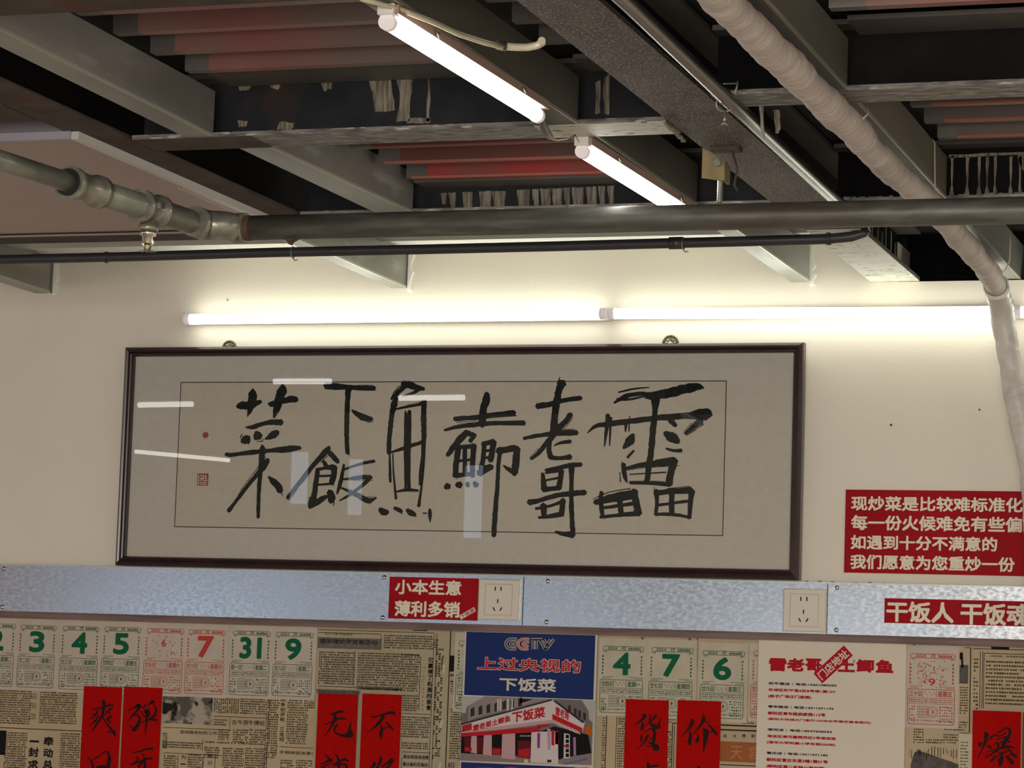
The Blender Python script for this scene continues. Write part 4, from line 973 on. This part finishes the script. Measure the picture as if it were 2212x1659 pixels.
t, y = sheet('newspaper sheet with a dark rooftop picture right of the address poster', 1960, 1385, 2098, 1600, NEWS, y=-.0020, z0=ZB)
body(t, y, [(2074,1482,2092,1545), (1974,1556,1998,1606), (2000,1595,2038,1606), (2040,1556,2092,1582), (2038,1584,2070,1606), (1999,1557,2040,1560)], h=.55)
lines(t, y, [(2097,1400,2094,1582,1.6), (2072,1583,2094,1584), (2084,1399,2097,1400)])
prect(MB(), 2073, 1436, 2091, 1477, y-.0002).obj('press_photo', NDARK, t, label='dark press photograph')
m = MB(); a = [onY(px, py, y) for px, py in ((2073,1410),(2080,1409),(2081,1442),(2077,1442),(2076,1425),(2073,1424))]
m.prism([(p.x, p.z) for p in a], y-.0002, y).obj('picture_figure', NHEAD, t)
m = MB(); a = [onY(px, py, y) for px, py in ((1972,1632),(1982,1620),(2000,1626),(2040,1640),(2070,1650),(2085,1658),(2085,1720),(1960,1720),(1968,1650))]
m.prism(jitter_poly([(p.x, p.z) for p in a], .0008, 2), y-.0002, y).obj('rooftop_picture', NDARK, t)
m = MB()
for x in range(1964, 2072, 6):
    a = onY(x+random.uniform(-2,2), 1612+random.uniform(0,12), y); m.rect(a.x, a.z-.02*random.uniform(.3,1), a.x+.0012*random.uniform(.4,1.6), a.z, y-.0002)
m.obj('picture_grass', NINK, t, kind='stuff')
t, y = sheet('pale newspaper strip between the rooftop picture and the right red scroll', 2072, 1584, 2106, 1650, NEWSTEAR, y=-.0026, z0=ZB)
body(t, y, [(2075,1600,2094,1700)], lh=6, h=.35)

t, y = sheet('framed newspaper article at the far right above the right red scroll', 2097, 1390, 2420, 1600, NEWS, y=-.0015, z0=ZB)
lines(t, y, [(2099,1401,2320,1408), (2118,1407,2117,1530), (2123,1407,2122,1530), (2126,1411,2126,1530)])
lines(t, y, [(2126,1411,2320,1418)])
body(t, y, [(2130,1425,2330,1531), (2104,1420,2114,1532,dict(fill=.75))], cw=4.8, lh=7.2, h=.5)
prect(MB(), 2141, 1397, 2180, 1403.5, y-.0002).obj('black_tab', NHEAD, t)
head(t, y-.0004, '大家校园，海底值得深走入', (2137,1415,2222,1421.5), bold=.01)
head(t, y-.0004, '14', (2054,1387,2064,1399), bold=.0)
prect(MB(), 2209, 1539, 2300, 1700, y-.0002).obj('brown_picture', mat('brown_pic', (.16, .07, .03), .8), t)

# tack holes above the calendar pages
# ================================================================== CALENDAR PAGES
def page(lab, hx, hy, hw, num, lunar, week, red=False, yoff=-.0032, tint=CPAGE, pic_=None, grp=None):
    a = onY(hx, hy, yoff); b = onY(hx+hw, hy+hw*.03, yoff); k = (b.x-a.x)/78.0; X, Zt = a.x, a.z
    big, small = (CRED, CREDL) if red else (CGREEN, CGREENL)
    P = lambda u, v: (X+u*k, Zt-v*k)
    x0, z1 = P(-8, -15); x1, z0 = P(85, 128)
    t = thing('calendar_page', lab, 'calendar page', ((x0+x1)/2, yoff, z0))
    dz = random.uniform(-.0006, .0006)
    MB().add([(x0,yoff,z0),(x1,yoff+dz*.3,z0+dz),(x1,yoff,z1),(x0,yoff,z1),(x0,0,z0),(x1,0,z0+dz),(x1,0,z1),(x0,0,z1)],
             [(0,1,2,3),(0,4,5,1),(1,5,6,2),(2,6,7,3),(3,7,4,0)]).obj('paper', tint, t)
    y = yoff-.0004
    def R(m, u0, v0, u1, v1): p = P(u0, v0); q = P(u1, v1); m.rect(p[0], q[1], q[0], p[1], y)
    if pic_ is None:
        w_ = 34 if len(num) == 1 else 46
        q0 = P(37-w_/2+(0 if len(num) == 1 else 1), 53); q1 = P(37+w_/2+(0 if len(num) == 1 else 1), 11)
        text(MB(), num, q0[0], q0[1], q1[0], q1[1], y-.0002, bold=.046).obj('numeral', big, t)
    else:
        m = MB(); q0 = P(12, 56); q1 = P(64, 12)
        for i in range(90 if pic_ == 'dense' else 26):
            cx = random.uniform(q0[0], q1[0]); cz = random.uniform(q0[1], q1[1]); an = random.uniform(0, 3.14); l = random.uniform(.002, .0075); ww = random.uniform(.0005, .0016)
            m.add(rrect(cx, cz, l, ww, an, y), [(0,1,2,3)])
        m.obj('line_drawing', CREDL, t, kind='stuff')
        if pic_ == 'dense': q0 = P(32, 55); q1 = P(44, 42); MB().rect(P(30,57)[0], P(30,57)[1], P(46,40)[0], P(46,40)[1], y-.0001).obj('numeral_ground', tint, t)
        else: q0 = P(32, 34); q1 = P(42, 20)
        text(MB(), num, q0[0], q0[1], q1[0], q1[1], y-.0003, bold=.03).obj('numeral', big, t)
    m = MB()
    # header cartouche
    for r in ((2,0,76,1), (2,7,76,8), (0,1,1.2,7), (76.8,1,78,7), (0,9,6,10), (72,9,78,10), (6,8,7,12), (71,8,72,12)): R(m, *r)
    text(m, '2024', P(9,6.5)[0], P(9,6.5)[1], P(27,1.5)[0], P(27,1.5)[1], y, bold=.03)
    text(m, '月', P(35,6.8)[0], P(35,6.8)[1], P(43,1)[0], P(43,1)[1], y, bold=.02)
    for i in range(6): R(m, 49+i*4, 1.8+random.random(), 52+i*4, 6.2)
    for i in range(6):
        for u in (-1, 73):
            R(m, u, 17+i*6.2, u+3.2*random.uniform(.7,1), 20.6+i*6.2)
    for r in ((0,56,22,56.8), (0,58.6,14,59.4), (52,56,78,56.8), (62,58.6,78,59.4)): R(m, *r)
    # lower box with chamfered corners
    for r in ((-3,61,77,62), (1,121,74,122), (-4,64,-3,118), (77,64,78,118), (-3,76,77,76.8), (-3,86,77,86.7), (22,63,22.8,75), (46,63,46.8,75)): R(m, *r)
    for u, v in ((-3,118),(-2,119.3),(-.8,120.4),(76,118),(75,119.3),(73.6,120.4),(-3,62),(76,62)): R(m, u, v, u+1.6, v+1.5)
    text(m, lunar, P(-1,74)[0], P(-1,74)[1], P(20.5,64)[0], P(20.5,64)[1], y-.0001, bold=.02)
    text(m, week, P(49,74)[0], P(49,74)[1], P(73.5,64)[0], P(73.5,64)[1], y-.0001, bold=.02)
    for i in range(11): R(m, 25+i*1.9, 65+2*(i % 4), 26.4+i*1.9, 66.2+2*(i % 4))
    for v in (78.5, 82): 
        for i in range(22): R(m, -1+i*3.5, v, -1+i*3.5+random.uniform(1.2,2.8), v+random.uniform(1.4,2.6))
    for i in range(6): R(m, 14+i*3.6, 90, 14.7+i*3.6, 110)
    for j in range(5): R(m, 14, 90+j*5, 32, 90.6+j*5)
    for v in range(90, 120, 5):
        for u in list(range(-1, 11, 4))+list(range(52, 74, 4)):
            if random.random() < .85: R(m, u, v+random.random(), u+random.uniform(1.5,3.4), v+random.uniform(1.8,3.6))
    for i in range(20): R(m, -1+i*3.9, 114, -1+i*3.9+random.uniform(1.2,3), 114+random.uniform(1.4,3))
    c = P(40, 100); n = 18
    for i in range(n):
        a0 = 2*math.pi*i/n
        for rr, w_ in ((9.5, 1.0), (6.6, .7)):
            m.add(rrect(c[0]+rr*k*math.cos(a0), c[1]+rr*k*math.sin(a0), w_*k, 2.6*k, a0, y), [(0,1,2,3)])
    m.obj('small_print', small, t, kind='stuff')
    m = MB(); m.add([(c[0], y-.0002, c[1]+4*k), (c[0]-1.6*k, y-.0002, c[1]), (c[0], y-.0002, c[1]-4*k), (c[0]+2.6*k, y-.0002, c[1])], [(0,1,2,3)]); m.obj('diamond', big, t)
    return t
page('calendar page with a green 2 cut by the left edge', -42, 1346, 76, '2', '廿一日', '星期二')
page('calendar page with a green 3, second from the left edge', 46, 1350, 76, '3', '廿二日', '星期三')
page('calendar page with a green 4 between the pages 3 and 5', 137, 1352, 78, '4', '廿三日', '星期四', yoff=-.0034)
page('calendar page with a green 5 above the left red scrolls', 227, 1354, 78, '5', '廿四日', '星期五')
page('red-printed calendar page with a drawing and a small 6', 318, 1357, 80, '6', '廿五日', '星期六', True, pic_='sparse', yoff=-.0030)
page('calendar page with a big red 7', 408, 1360, 80, '7', '廿六日', '星期日', True, yoff=-.0036)
page('calendar page with a green 31', 504, 1362, 81, '31', '初一日', '星期二')
page('calendar page with a green 9 at the left group end', 597, 1365, 81, '9', '廿八日', '星期二', yoff=-.0034)
page('calendar page with a green 4, right beside the blue poster', 1303, 1395, 88, '4', '廿四日', '星期一', tint=CPAGEG)
page('calendar page with a green 7 above the right pair of red scrolls', 1408, 1398, 90, '7', '廿七日', '星期四', yoff=-.0034, tint=CPAGEG)
page('calendar page with a green 6 left of the address poster', 1519, 1405, 90, '6', '廿六日', '星期三', tint=CPAGEG)
page('red-printed calendar page mostly hidden behind the address poster', 1628, 1406, 90, '8', '廿九日', '星期六', True, yoff=-.0030, tint=CPAGEG)
page('red-printed calendar page with a dense drawing and 9, right of the address poster', 1967, 1411, 97, '9', '三十日', '星期五', True, pic_='dense', tint=CPAGE)
page('green calendar page peeping out behind the left edge of the blue poster', 992, 1384, 88, '8', '廿三日', '星期四', yoff=-.0028, tint=CPAGEG)
for px, py, w_ in ((33,1331,'between the two leftmost pages'), (305,1332,'beside the small drawing page'), (1388,1379,'over the page right of the blue poster'), (1490,1381,'over the middle page left of the address poster'), (1609,1378,'at the top left corner of the address poster'), (1975,1392,'over the dense red page')):
    p = onY(px, py, -.004); MB().tube([(p.x, -.0065, p.z), (p.x, -.003, p.z)], .0022, 10).obj('tack', TAPE, label='dark tack %s' % w_, cat='tack')

# ================================================================== RED SCROLLS
def scroll(lab, px0, py0, px1, y, chars, org, sc):
    a = onY(px0, py0, y); b = onY(px1, py0, y)
    t = thing('red_scroll', lab, 'scroll', ((a.x+b.x)/2, y, ZB))
    MB().box((a.x, y, ZB+.02), (b.x, y+.0008, a.z)).obj('paper', SCROLL, t)
    def cv(x, y_): p = onY(org[0]+x/sc, org[1]+y_/sc, y); return p.x, p.z
    for st in chars: brush(st, cv, 1.12, MB(), y-.0004, .03).obj('character', SCROLLINK, t)
SH = [[(540,375,25),(565,420,65),(560,520,55),(545,620,50),(520,700,45),(450,800,35),(390,890,28),(335,965,15)],[(350,555,20),(450,530,25),(570,500,25),(680,465,40),(750,475,30)],
  [(450,570,30),(420,640,28),(320,740,12)],[(340,635,20),(430,640,30)],[(470,670,25),(410,760,25),(275,870,12)],[(370,760,20),(440,790,25)],[(715,515,25),(640,590,30),(560,670,12)],[(610,570,15),(710,640,20)],
  [(700,680,40),(640,725,35),(600,740,10)],[(640,740,20),(700,800,30)],[(550,710,20),(610,800,30),(700,920,40),(760,990,60),(780,1050,25)],[(620,975,15),(700,980,20)]]
KOU = [[(260,1455,12),(330,1530,35),(360,1659,45)],[(370,1490,20),(450,1450,20),(600,1345,25),(660,1400,40),(670,1500,60),(650,1600,70),(640,1670,80)],[(430,1650,40),(520,1640,60),(640,1650,60)]]
DAN = [[(1045,560,25),(1130,520,25),(1230,470,60),(1240,510,50),(1180,590,40),(1090,660,25)],[(1030,770,15),(1080,700,20),(1180,650,25),(1240,700,35),(1240,760,45),(1200,860,70),(1140,930,70),(1100,930,40)],[(1040,860,12),(1100,880,30)],
  [(1310,520,30),(1370,450,25)],[(1400,480,20),(1450,430,35),(1490,400,55),(1520,440,20)],[(1500,460,15),(1555,520,30),(1550,620,40),(1500,690,45),(1440,720,30)],[(1270,580,20),(1340,690,20)],[(1340,580,60),(1400,600,90),(1390,690,60)],
  [(1260,800,15),(1350,770,20),(1450,740,35),(1575,750,40)],[(1375,700,50),(1375,800,35),(1360,900,28),(1350,1015,12)]]
YA = [[(1110,1370,20),(1250,1345,25),(1370,1300,35),(1495,1295,40)],[(1170,1440,20),(1210,1480,30),(1180,1550,35),(1070,1600,25)],[(1180,1570,25),(1300,1520,35),(1400,1480,35),(1490,1480,30)],[(1290,1380,15),(1330,1450,25),(1340,1560,45),(1345,1660,50)],[(1300,1540,40),(1220,1640,40)]]
WU = [[(300,590,15),(370,580,40),(440,550,50),(540,525,50),(570,550,20)],[(410,610,60),(400,690,60),(350,790,40),(280,910,25),(205,1020,12)],[(205,790,20),(300,755,22),(400,710,35),(520,665,40),(615,685,25)],[(460,780,35),(400,860,35),(400,930,30),(470,985,40),(580,1010,60),(680,1000,110),(760,1010,60)],[(725,710,8),(715,800,25),(700,900,60),(720,980,100)]]
LA = [[(210,1400,25),(280,1460,35),(350,1510,30)],[(125,1580,30),(230,1545,25),(330,1500,20)],[(200,1540,20),(280,1500,30),(350,1560,25)],[(300,1570,25),(220,1610,30),(130,1650,30)],[(410,1370,15),(460,1450,35),(480,1540,50),(480,1660,60)],[(350,1610,20),(480,1530,40),(600,1485,50),(670,1525,30)],[(400,1600,30),(600,1580,40),(640,1660,50)]]
BU = [[(1140,640,25),(1250,625,28),(1400,580,40),(1560,550,55),(1605,600,25)],[(1380,610,60),(1330,700,60),(1240,800,50),(1150,880,25),(1020,975,6)],[(1320,790,20),(1345,860,40),(1325,970,60),(1330,1080,20)],[(1350,900,20),(1420,860,20),(1500,830,25)],[(1430,745,20),(1500,810,35),(1570,890,35)],[(1410,780,6),(1400,850,15)]]
HUAN = [[(1320,1430,40),(1320,1500,60),(1280,1600,45),(1240,1670,40)],[(1190,1530,30),(1190,1600,60),(1100,1665,30)],[(1550,1480,60),(1450,1560,45),(1340,1640,30)],[(1560,1500,60),(1500,1600,40),(1430,1665,30)]]
HUO = [[(470,410,30),(510,450,60),(430,540,40),(340,610,25),(275,670,8)],[(440,560,20),(470,620,40),(450,700,60),(455,760,15)],[(610,425,30),(635,470,35),(620,560,40),(660,640,60),(740,670,80),(830,690,40)],[(740,440,70),(680,520,30),(600,590,25),(500,650,15)],[(840,480,8),(815,570,30),(800,640,50)],
  [(490,800,20),(570,740,20),(660,710,30)],[(690,700,60),(715,800,65),(700,900,60),(690,1010,50)],[(435,820,10),(440,900,40),(430,990,25)],[(580,835,40),(540,920,50),(480,1010,30),(340,1160,8)],[(560,970,20),(640,1020,40),(730,1090,120),(770,1150,90)],[(520,1075,12),(620,1080,25)],[(610,920,20),(650,940,30)]]
ZHEN = [[(560,1420,40),(590,1470,70),(590,1540,80)],[(640,1500,40),(740,1480,40),(800,1480,30)]]
JIA = [[(1470,510,20),(1500,570,80),(1440,680,50),(1360,780,30),(1270,875,15)],[(1430,740,15),(1460,830,50),(1450,930,70),(1440,1010,60),(1455,1065,12)],[(1700,440,30),(1740,500,75),(1680,620,50),(1600,730,30),(1505,830,12)],[(1750,560,30),(1810,580,25),(1880,680,35),(1960,770,60),(2010,850,20)],[(1850,775,15),(1930,770,35)],
  [(1720,710,25),(1780,780,110),(1770,900,85),(1750,1050,50),(1725,1200,12)],[(1600,830,20),(1625,880,30),(1600,950,70),(1595,1005,20)]]
SHI = [[(1610,1480,30),(1640,1540,60)]]
BAO = [[(545,755,30),(610,800,110),(590,900,80),(570,1020,70),(520,1130,40),(450,1270,30),(375,1420,15)],[(800,820,50),(720,880,40),(620,980,20)],[(430,1000,40),(440,1070,70),(440,1130,20)],[(440,1040,30),(540,1030,20)],[(620,1090,30),(690,1110,50),(750,1140,40)],
  [(890,730,25),(960,720,25),(1080,640,30),(1180,640,50),(1215,710,60),(1190,830,80),(1120,920,100),(1060,1020,90),(1040,1110,80)],[(840,780,30),(910,850,35)],[(930,840,20),(1110,760,30)],[(860,930,20),(1000,880,30),(1130,860,40)],[(780,1060,20),(900,1020,25),(1080,970,30),(1220,990,35)],
  [(850,1000,40),(910,1060,50),(910,1120,50)],[(650,1220,20),(800,1200,30),(1000,1140,60),(1200,1110,60),(1330,1150,30)],[(900,1190,60),(750,1290,45),(580,1400,25)],[(1160,1170,40),(1250,1260,50),(1350,1350,60),(1410,1400,20)],
  [(920,1250,20),(1000,1290,40),(1000,1400,90),(970,1500,110),(950,1600,60)],[(820,1340,40),(780,1430,50),(710,1490,40)],[(850,1400,25),(950,1310,30),(1150,1220,40)],[(860,1450,20),(960,1450,30)],[(1110,1360,30),(1190,1420,70),(1270,1520,90),(1290,1570,40)],[(1100,1350,20),(1250,1320,30)]]
YS = -.0052
scroll('red paper scroll with brush characters, leftmost of all', 181.5, 1482, 264, YS, [SH, KOU], (160, 1470), 8.78)
scroll('red paper scroll right beside the leftmost one, next to the press photo', 268, 1483, 351, YS, [DAN, YA], (160, 1470), 8.78)
scroll('red paper scroll left of the narrow gap below the grey headline', 687.5, 1497.5, 774, YS, [WU, LA], (680, 1480), 9.27)
scroll('red paper scroll between that gap and the blue poster', 783, 1498, 868, YS, [BU, HUAN], (680, 1480), 9.27)
scroll('red paper scroll below the green 4 right of the blue poster', 1352, 1510, 1445, YS, [HUO, ZHEN], (1340, 1500), 9.617)
scroll('red paper scroll left of the orange banner and address poster', 1464, 1512, 1558, YS, [JIA, SHI], (1340, 1500), 9.617)
scroll('red paper scroll at the right edge with a dense brush character', 2101.5, 1534, 2206, YS, [BAO], (2080, 1520), 11.93)

# ================================================================== BLUE POSTER
YP = -.0062
q = [onY(px, py, YP) for px, py in ((1004.5, 1360), (1291, 1367))]
po = thing('blue_poster', 'blue printed poster with logo lettering and a photo of a corner shop', 'poster', ((q[0].x+q[1].x)/2, YP, ZB))
MB().box((q[0].x, YP, ZB), (q[1].x, YP+.0012, (q[0].z+q[1].z)/2)).obj('paper', PWHITE, po)
PC = lambda x, y_: (lambda p: (p.x, p.z))(onY(990+x/5.548, 1360+y_/5.548, YP))
def ppoly(pts, m, lvl, nm='print'):
    return MB().add([(p[0], YP-.0003-lvl*.00025, p[1]) for p in (PC(*c) for c in pts)], [tuple(range(len(pts)))]).obj(nm, m, po)
a = PC(97, 25); c = PC(1655, 842)
MB().rect(q[0].x+.0035, c[1], q[1].x-.0045, a[1], YP-.0003).obj('blue_ground', BLUE, po)
def ptxt(s, x0, y0, x1, y1, m, lvl, nm='lettering', **k):
    a = PC(x0, y0); b = PC(x1, y1); mb = MB(); text(mb, s, a[0], b[1], b[0], a[1], YP-.0003-lvl*.00025, **k); mb.obj(nm, m, po)
# logo: C C T V built from bands
def band_(pts, w_, m, lvl, nm='logo_band'):
    st = []
    for i, p in enumerate(pts):
        st.append((p[0], p[1], w_))
        if i < len(pts)-1 and len(pts) < 6: st += [(p[0]+(pts[i+1][0]-p[0])*f, p[1]+(pts[i+1][1]-p[1])*f, w_) for f in (.08, .92)]
    brush([st], PC, 1, MB(), YP-.0003-lvl*.00025, 0).obj(nm, m, po)
def arc(cx, cy, rx, ry, a0, a1, n=10):
    return [(cx+rx*math.cos(math.radians(a0+(a1-a0)*i/n)), cy+ry*math.sin(math.radians(a0+(a1-a0)*i/n))) for i in range(n+1)]
logo = []
for ox, m in ((0, PBLACK), (148, PORANGE)):
    logo.append(([(698+ox, 112), (670+ox, 112)]+arc(640+ox, 173, 70, 61, -90, -270, 8)+[(670+ox, 234), (688+ox, 234)], m))
    logo.append(([(698+ox, 152), (675+ox, 152)]+arc(660+ox, 174, 34, 22, -90, -270, 4)+[(675+ox, 196), (690+ox, 196)], m))
logo += [([(868, 118), (1010, 118)], PBLACK), ([(898, 120), (898, 238)], PBLACK), ([(936, 120), (936, 238)], PBLACK), ([(978, 120), (1036, 232), (1062, 232), (1150, 110)], PBLACK), ([(1026, 118), (1062, 190), (1108, 112)], PBLACK)]
for pts, m in logo: band_(pts, 32, PWHITE, 1, 'logo_outline')
for pts, m in logo: band_(pts, 18, m, 2)
ptxt('上过央视的', 228, 318, 1472, 530, PWHITE, 1, 'lettering_outline', bold=.055)
ptxt('上过央视的', 234, 326, 1466, 522, PRED, 2, bold=.028)
ptxt('下饭菜', 495, 570, 1170, 755, PWHITE, 1, bold=.03)
# shop picture
sky = pm('sky', (160, 160, 155)); gry = pm('grey', (105, 98, 98)); dkg = pm('darkgrey', (48, 44, 46)); wht = pm('white', (190, 178, 180)); pnk = pm('pink', (175, 140, 145))
red = pm('red', (165, 30, 38)); drd = pm('darkred', (85, 22, 28)); blk = pm('black', (20, 17, 20)); road = pm('road', (125, 110, 108)); orn = pm('orange', (165, 85, 20)); pbl = pm('paleblue', (60, 100, 140))
ppoly([(45,797),(1640,850),(1600,1625),(22,1570)], sky, 1)
ppoly([(35,1000),(90,1000),(100,930),(320,800),(1480,845),(1560,975),(1570,1080),(1610,1110),(1600,1500),(30,1480)], gry, 2)
ppoly([(220,860),(330,800),(1100,830),(200,1060),(120,1100),(120,930)], pm('wallgrey', (130, 122, 120)), 3)
for x in range(150, 760, 95):
    yy = 1010-(x-150)*.21; ppoly([(x,yy-60),(x+45,yy-85),(x+45,yy+20),(x,yy+35)], dkg, 4)
for x in (470, 500, 590, 640): ppoly([(x,830),(x+18,830),(x+14,970),(x-4,975)], wht, 5)
ppoly([(740,830),(900,835),(740,885)], blk, 4)
for x in (1320, 1390, 1440, 1500): ppoly([(x,900+(x-1320)*.5),(x+30,915+(x-1320)*.5),(x+30,1000+(x-1320)*.5),(x,985+(x-1320)*.5)], dkg, 4)
ppoly([(40,1130),(1130,838),(1130,1095),(40,1210)], wht, 5); ppoly([(1130,838),(1520,1110),(1490,1235),(1130,1080)], wht, 5)
ppoly([(40,1125),(1120,835),(1130,850),(40,1145)], dkg, 6); ppoly([(1130,850),(1180,860),(1520,1110),(1490,1120)], dkg, 6)
ppoly([(48,1150),(165,1120),(165,1200),(48,1225)], red, 6)
ptxt('雷老哥土鲫鱼', 185, 1075, 625, 1170, red, 7, 'shop_lettering', bold=.03, slope=.30)
ptxt('下饭菜', 650, 945, 1040, 1095, red, 7, 'shop_lettering', bold=.03, slope=.20)
ptxt('雷老哥', 1170, 950, 1330, 1060, red, 7, 'shop_lettering', bold=.02, slope=-.35)
ppoly([(1130,1010),(1490,1180),(1490,1235),(1130,1075)], red, 6)
ppoly([(40,1215),(1130,1080),(1440,1210),(1440,1250),(1130,1120),(40,1260)], pnk, 6)
ppoly([(40,1240),(980,1165),(985,1225),(40,1285)], red, 7); ppoly([(940,1140),(1110,1135),(1060,1165),(970,1175)], red, 7)
ppoly([(40,1285),(980,1225),(1150,1160),(1560,1260),(1600,1500),(1240,1560),(30,1480)], blk, 3)
ppoly([(30,1480),(1240,1540),(1600,1480),(1600,1625),(22,1570)], road, 4)
for x0, x1, yb in ((160, 225, 1480), (310, 405, 1505), (530, 685, 1550), (880, 1200, 1600)):
    ppoly([(x0,1270-(x0-160)*.06),(x1,1262-(x0-160)*.06),(x1,yb+8),(x0-12,yb-8)], pnk if x0 < 800 else wht, 6)
ppoly([(75,1290),(160,1290),(160,1460),(75,1455)], drd, 5); ppoly([(230,1290),(300,1285),(295,1480),(225,1475)], drd, 5); ppoly([(415,1420),(510,1425),(505,1500),(412,1490)], red, 5)
ppoly([(715,1330),(870,1330),(865,1545),(712,1530)], drd, 5); ppoly([(720,1440),(860,1420),(860,1530),(720,1520)], red, 6); ppoly([(80,1410),(160,1410),(160,1460),(80,1460)], red, 6)
for i in range(6): ppoly([(740+i*24,1268),(752+i*24,1265),(756+i*24,1280),(744+i*24,1283)], wht, 7)
ppoly([(950,1240),(985,1240),(980,1420),(950,1420)], pm('purple', (110, 60, 120)), 7); ppoly([(1068,1185),(1110,1190),(1105,1440),(1075,1440)], pm('lilac', (165, 135, 165)), 7)
ppoly([(1120,1200),(1155,1205),(1155,1390),(1120,1385)], red, 8)
ppoly([(1150,1190),(1250,1215),(1250,1545),(1205,1560),(1200,1390),(1160,1390)], blk, 5); ppoly([(1165,1220),(1200,1225),(1205,1380),(1165,1370)], red, 6)
ppoly([(1270,1240),(1340,1255),(1340,1540),(1265,1545)], wht, 6)
for i in range(5): ppoly([(1290,1260+i*56),(1330,1262+i*56),(1330,1305+i*56),(1290,1303+i*56)], blk, 7)
ppoly([(1262,1385),(1330,1390),(1330,1410),(1262,1405)], red, 8)
ppoly([(1380,1290),(1410,1290),(1415,1510),(1385,1510)], pm('mauve', (150, 110, 150)), 6)
ppoly([(1530,1150),(1600,1160),(1600,1280),(1530,1250)], orn, 6)
ppoly([(1240,1615),(1540,1540),(1560,1555),(1300,1620)], pbl, 6)
for i in range(5): ppoly([(1195+i*55,1120+i*22),(1210+i*55,1125+i*22),(1250+i*55,1165+i*22),(1240+i*55,1170+i*22)], wht, 7)
ppoly([(1070,1560),(1120,1560),(1120,1590),(1070,1592)], dkg, 8); ppoly([(800,1555),(835,1555),(845,1595),(790,1595)], pm('cream', (200, 180, 130)), 8)
a = PC(30, 1575)
MB().rect(q[0].x+.0035, ZB+.01, q[1].x-.0045, a[1]-.002, YP-.0003-.0022).obj('blue_ground', BLUE, po)
ppoly([(560,1650),(620,1644),(720,1650),(720,1700),(560,1700)], PRED, 10); ppoly([(200,1652),(420,1648),(420,1700),(200,1700)], pm('violet', (90, 60, 130)), 10); ppoly([(1400,1652),(1560,1648),(1560,1700),(1400,1700)], pm('lightblue', (120, 130, 190)), 10)
MB().tube([onY(1040,1358,YP-.002), onY(1048,1362,YP-.003), onY(1055,1366,YP-.002)], .0016, 6).obj('tape_scrap', NEWSTEAR, po, label='scrap of yellow tape')
# ================================================================== ADDRESS POSTER
YA_ = -.0060
q = [onY(px, py, YA_) for px, py in ((1639.5, 1381), (1958, 1391))]
ap = thing('address_poster', 'cream poster listing branch addresses in red and navy print', 'poster', ((q[0].x+q[1].x)/2, YA_, ZB))
MB().box((q[0].x, YA_, ZB), (q[1].x, YA_+.0012, (q[0].z+q[1].z)/2)).obj('paper', APAPER, ap)
AC = lambda x, y_: (lambda p: (p.x, p.z))(onY(1630+x/5.739, 1370+y_/5.739, YA_))
def atxt(s, x0, y0, x1, y1, m, lvl=1, nm='lettering', **k):
    a = AC(x0, y0); b = AC(x1, y1); mb = MB(); text(mb, s, a[0], b[1], b[0], a[1], YA_-lvl*.0003, **k); mb.obj(nm, m, ap)
for s, x0, x1, dy in (('雷', 180, 395, 0), ('老', 405, 615, 2), ('哥', 630, 830, 5), ('土', 1035, 1245, 10), ('鲫', 1262, 1480, 15), ('鱼', 1503, 1722, 20)):
    atxt(s, x0, 292+dy, x1, 465+dy, ARED, bold=.055, nm='title')
cx, cz = AC(975, 375); ln = math.hypot(*(AC(1160, 205)[i]-AC(790, 545)[i] for i in range(2)))
an = math.atan2(AC(1160, 205)[1]-AC(790, 545)[1], AC(1160, 205)[0]-AC(790, 545)[0])
MB().add(rrect(cx, cz, ln*1.02, .0265, an, YA_-.0008), [(0,1,2,3)]).obj('ribbon', ARED, ap, label='tilted red ribbon across the title')
text(MB(), '门店地址', cx-ln*.46, cz-.0093, cx+ln*.46, cz+.0093, YA_-.0012, bold=.02, rot=an).obj('ribbon_lettering', APAPER, ap)
atxt('®', 1215, 312, 1250, 358, ANAVY)
rows = [('和平里店｜电话:13601080050', 175, 590, 1018, 655, 0), ('东城区和平里6区8号楼1层107', 172, 668, 1003, 735, 1), ('(亲子广场正门底商)', 168, 745, 703, 810, 1),
        ('青年路店｜电话:13011071175', 168, 877, 980, 943, 0), ('朝阳区青年路姚家园113号', 166, 955, 878, 1025, 1), ('(朝阳大悦城北门直行100米右手潮优番食街内)', 163, 1033, 1442, 1118, 1),
        ('清河店｜电话:18547608294', 160, 1163, 960, 1230, 0), ('海淀区清河嘉园西区3号楼底商', 157, 1243, 1007, 1315, 1), ('(清华大学附属小学东侧200米)', 153, 1320, 1000, 1395, 1),
        ('管庄店｜电话:13011071185', 150, 1452, 908, 1520, 0), ('朝阳区管庄东里3幢1层01号', 148, 1530, 908, 1608, 1), ('(朝阳区第二实验小学对面)', 146, 1612, 875, 1690, 1)]
for s, x0, y0, x1, y1, c in rows: atxt(s, x0, y0, x1, y1, ARED if c else ANAVY, bold=.05)
for o in bpy.data.objects:
    if '_o' in o: del o['_o']
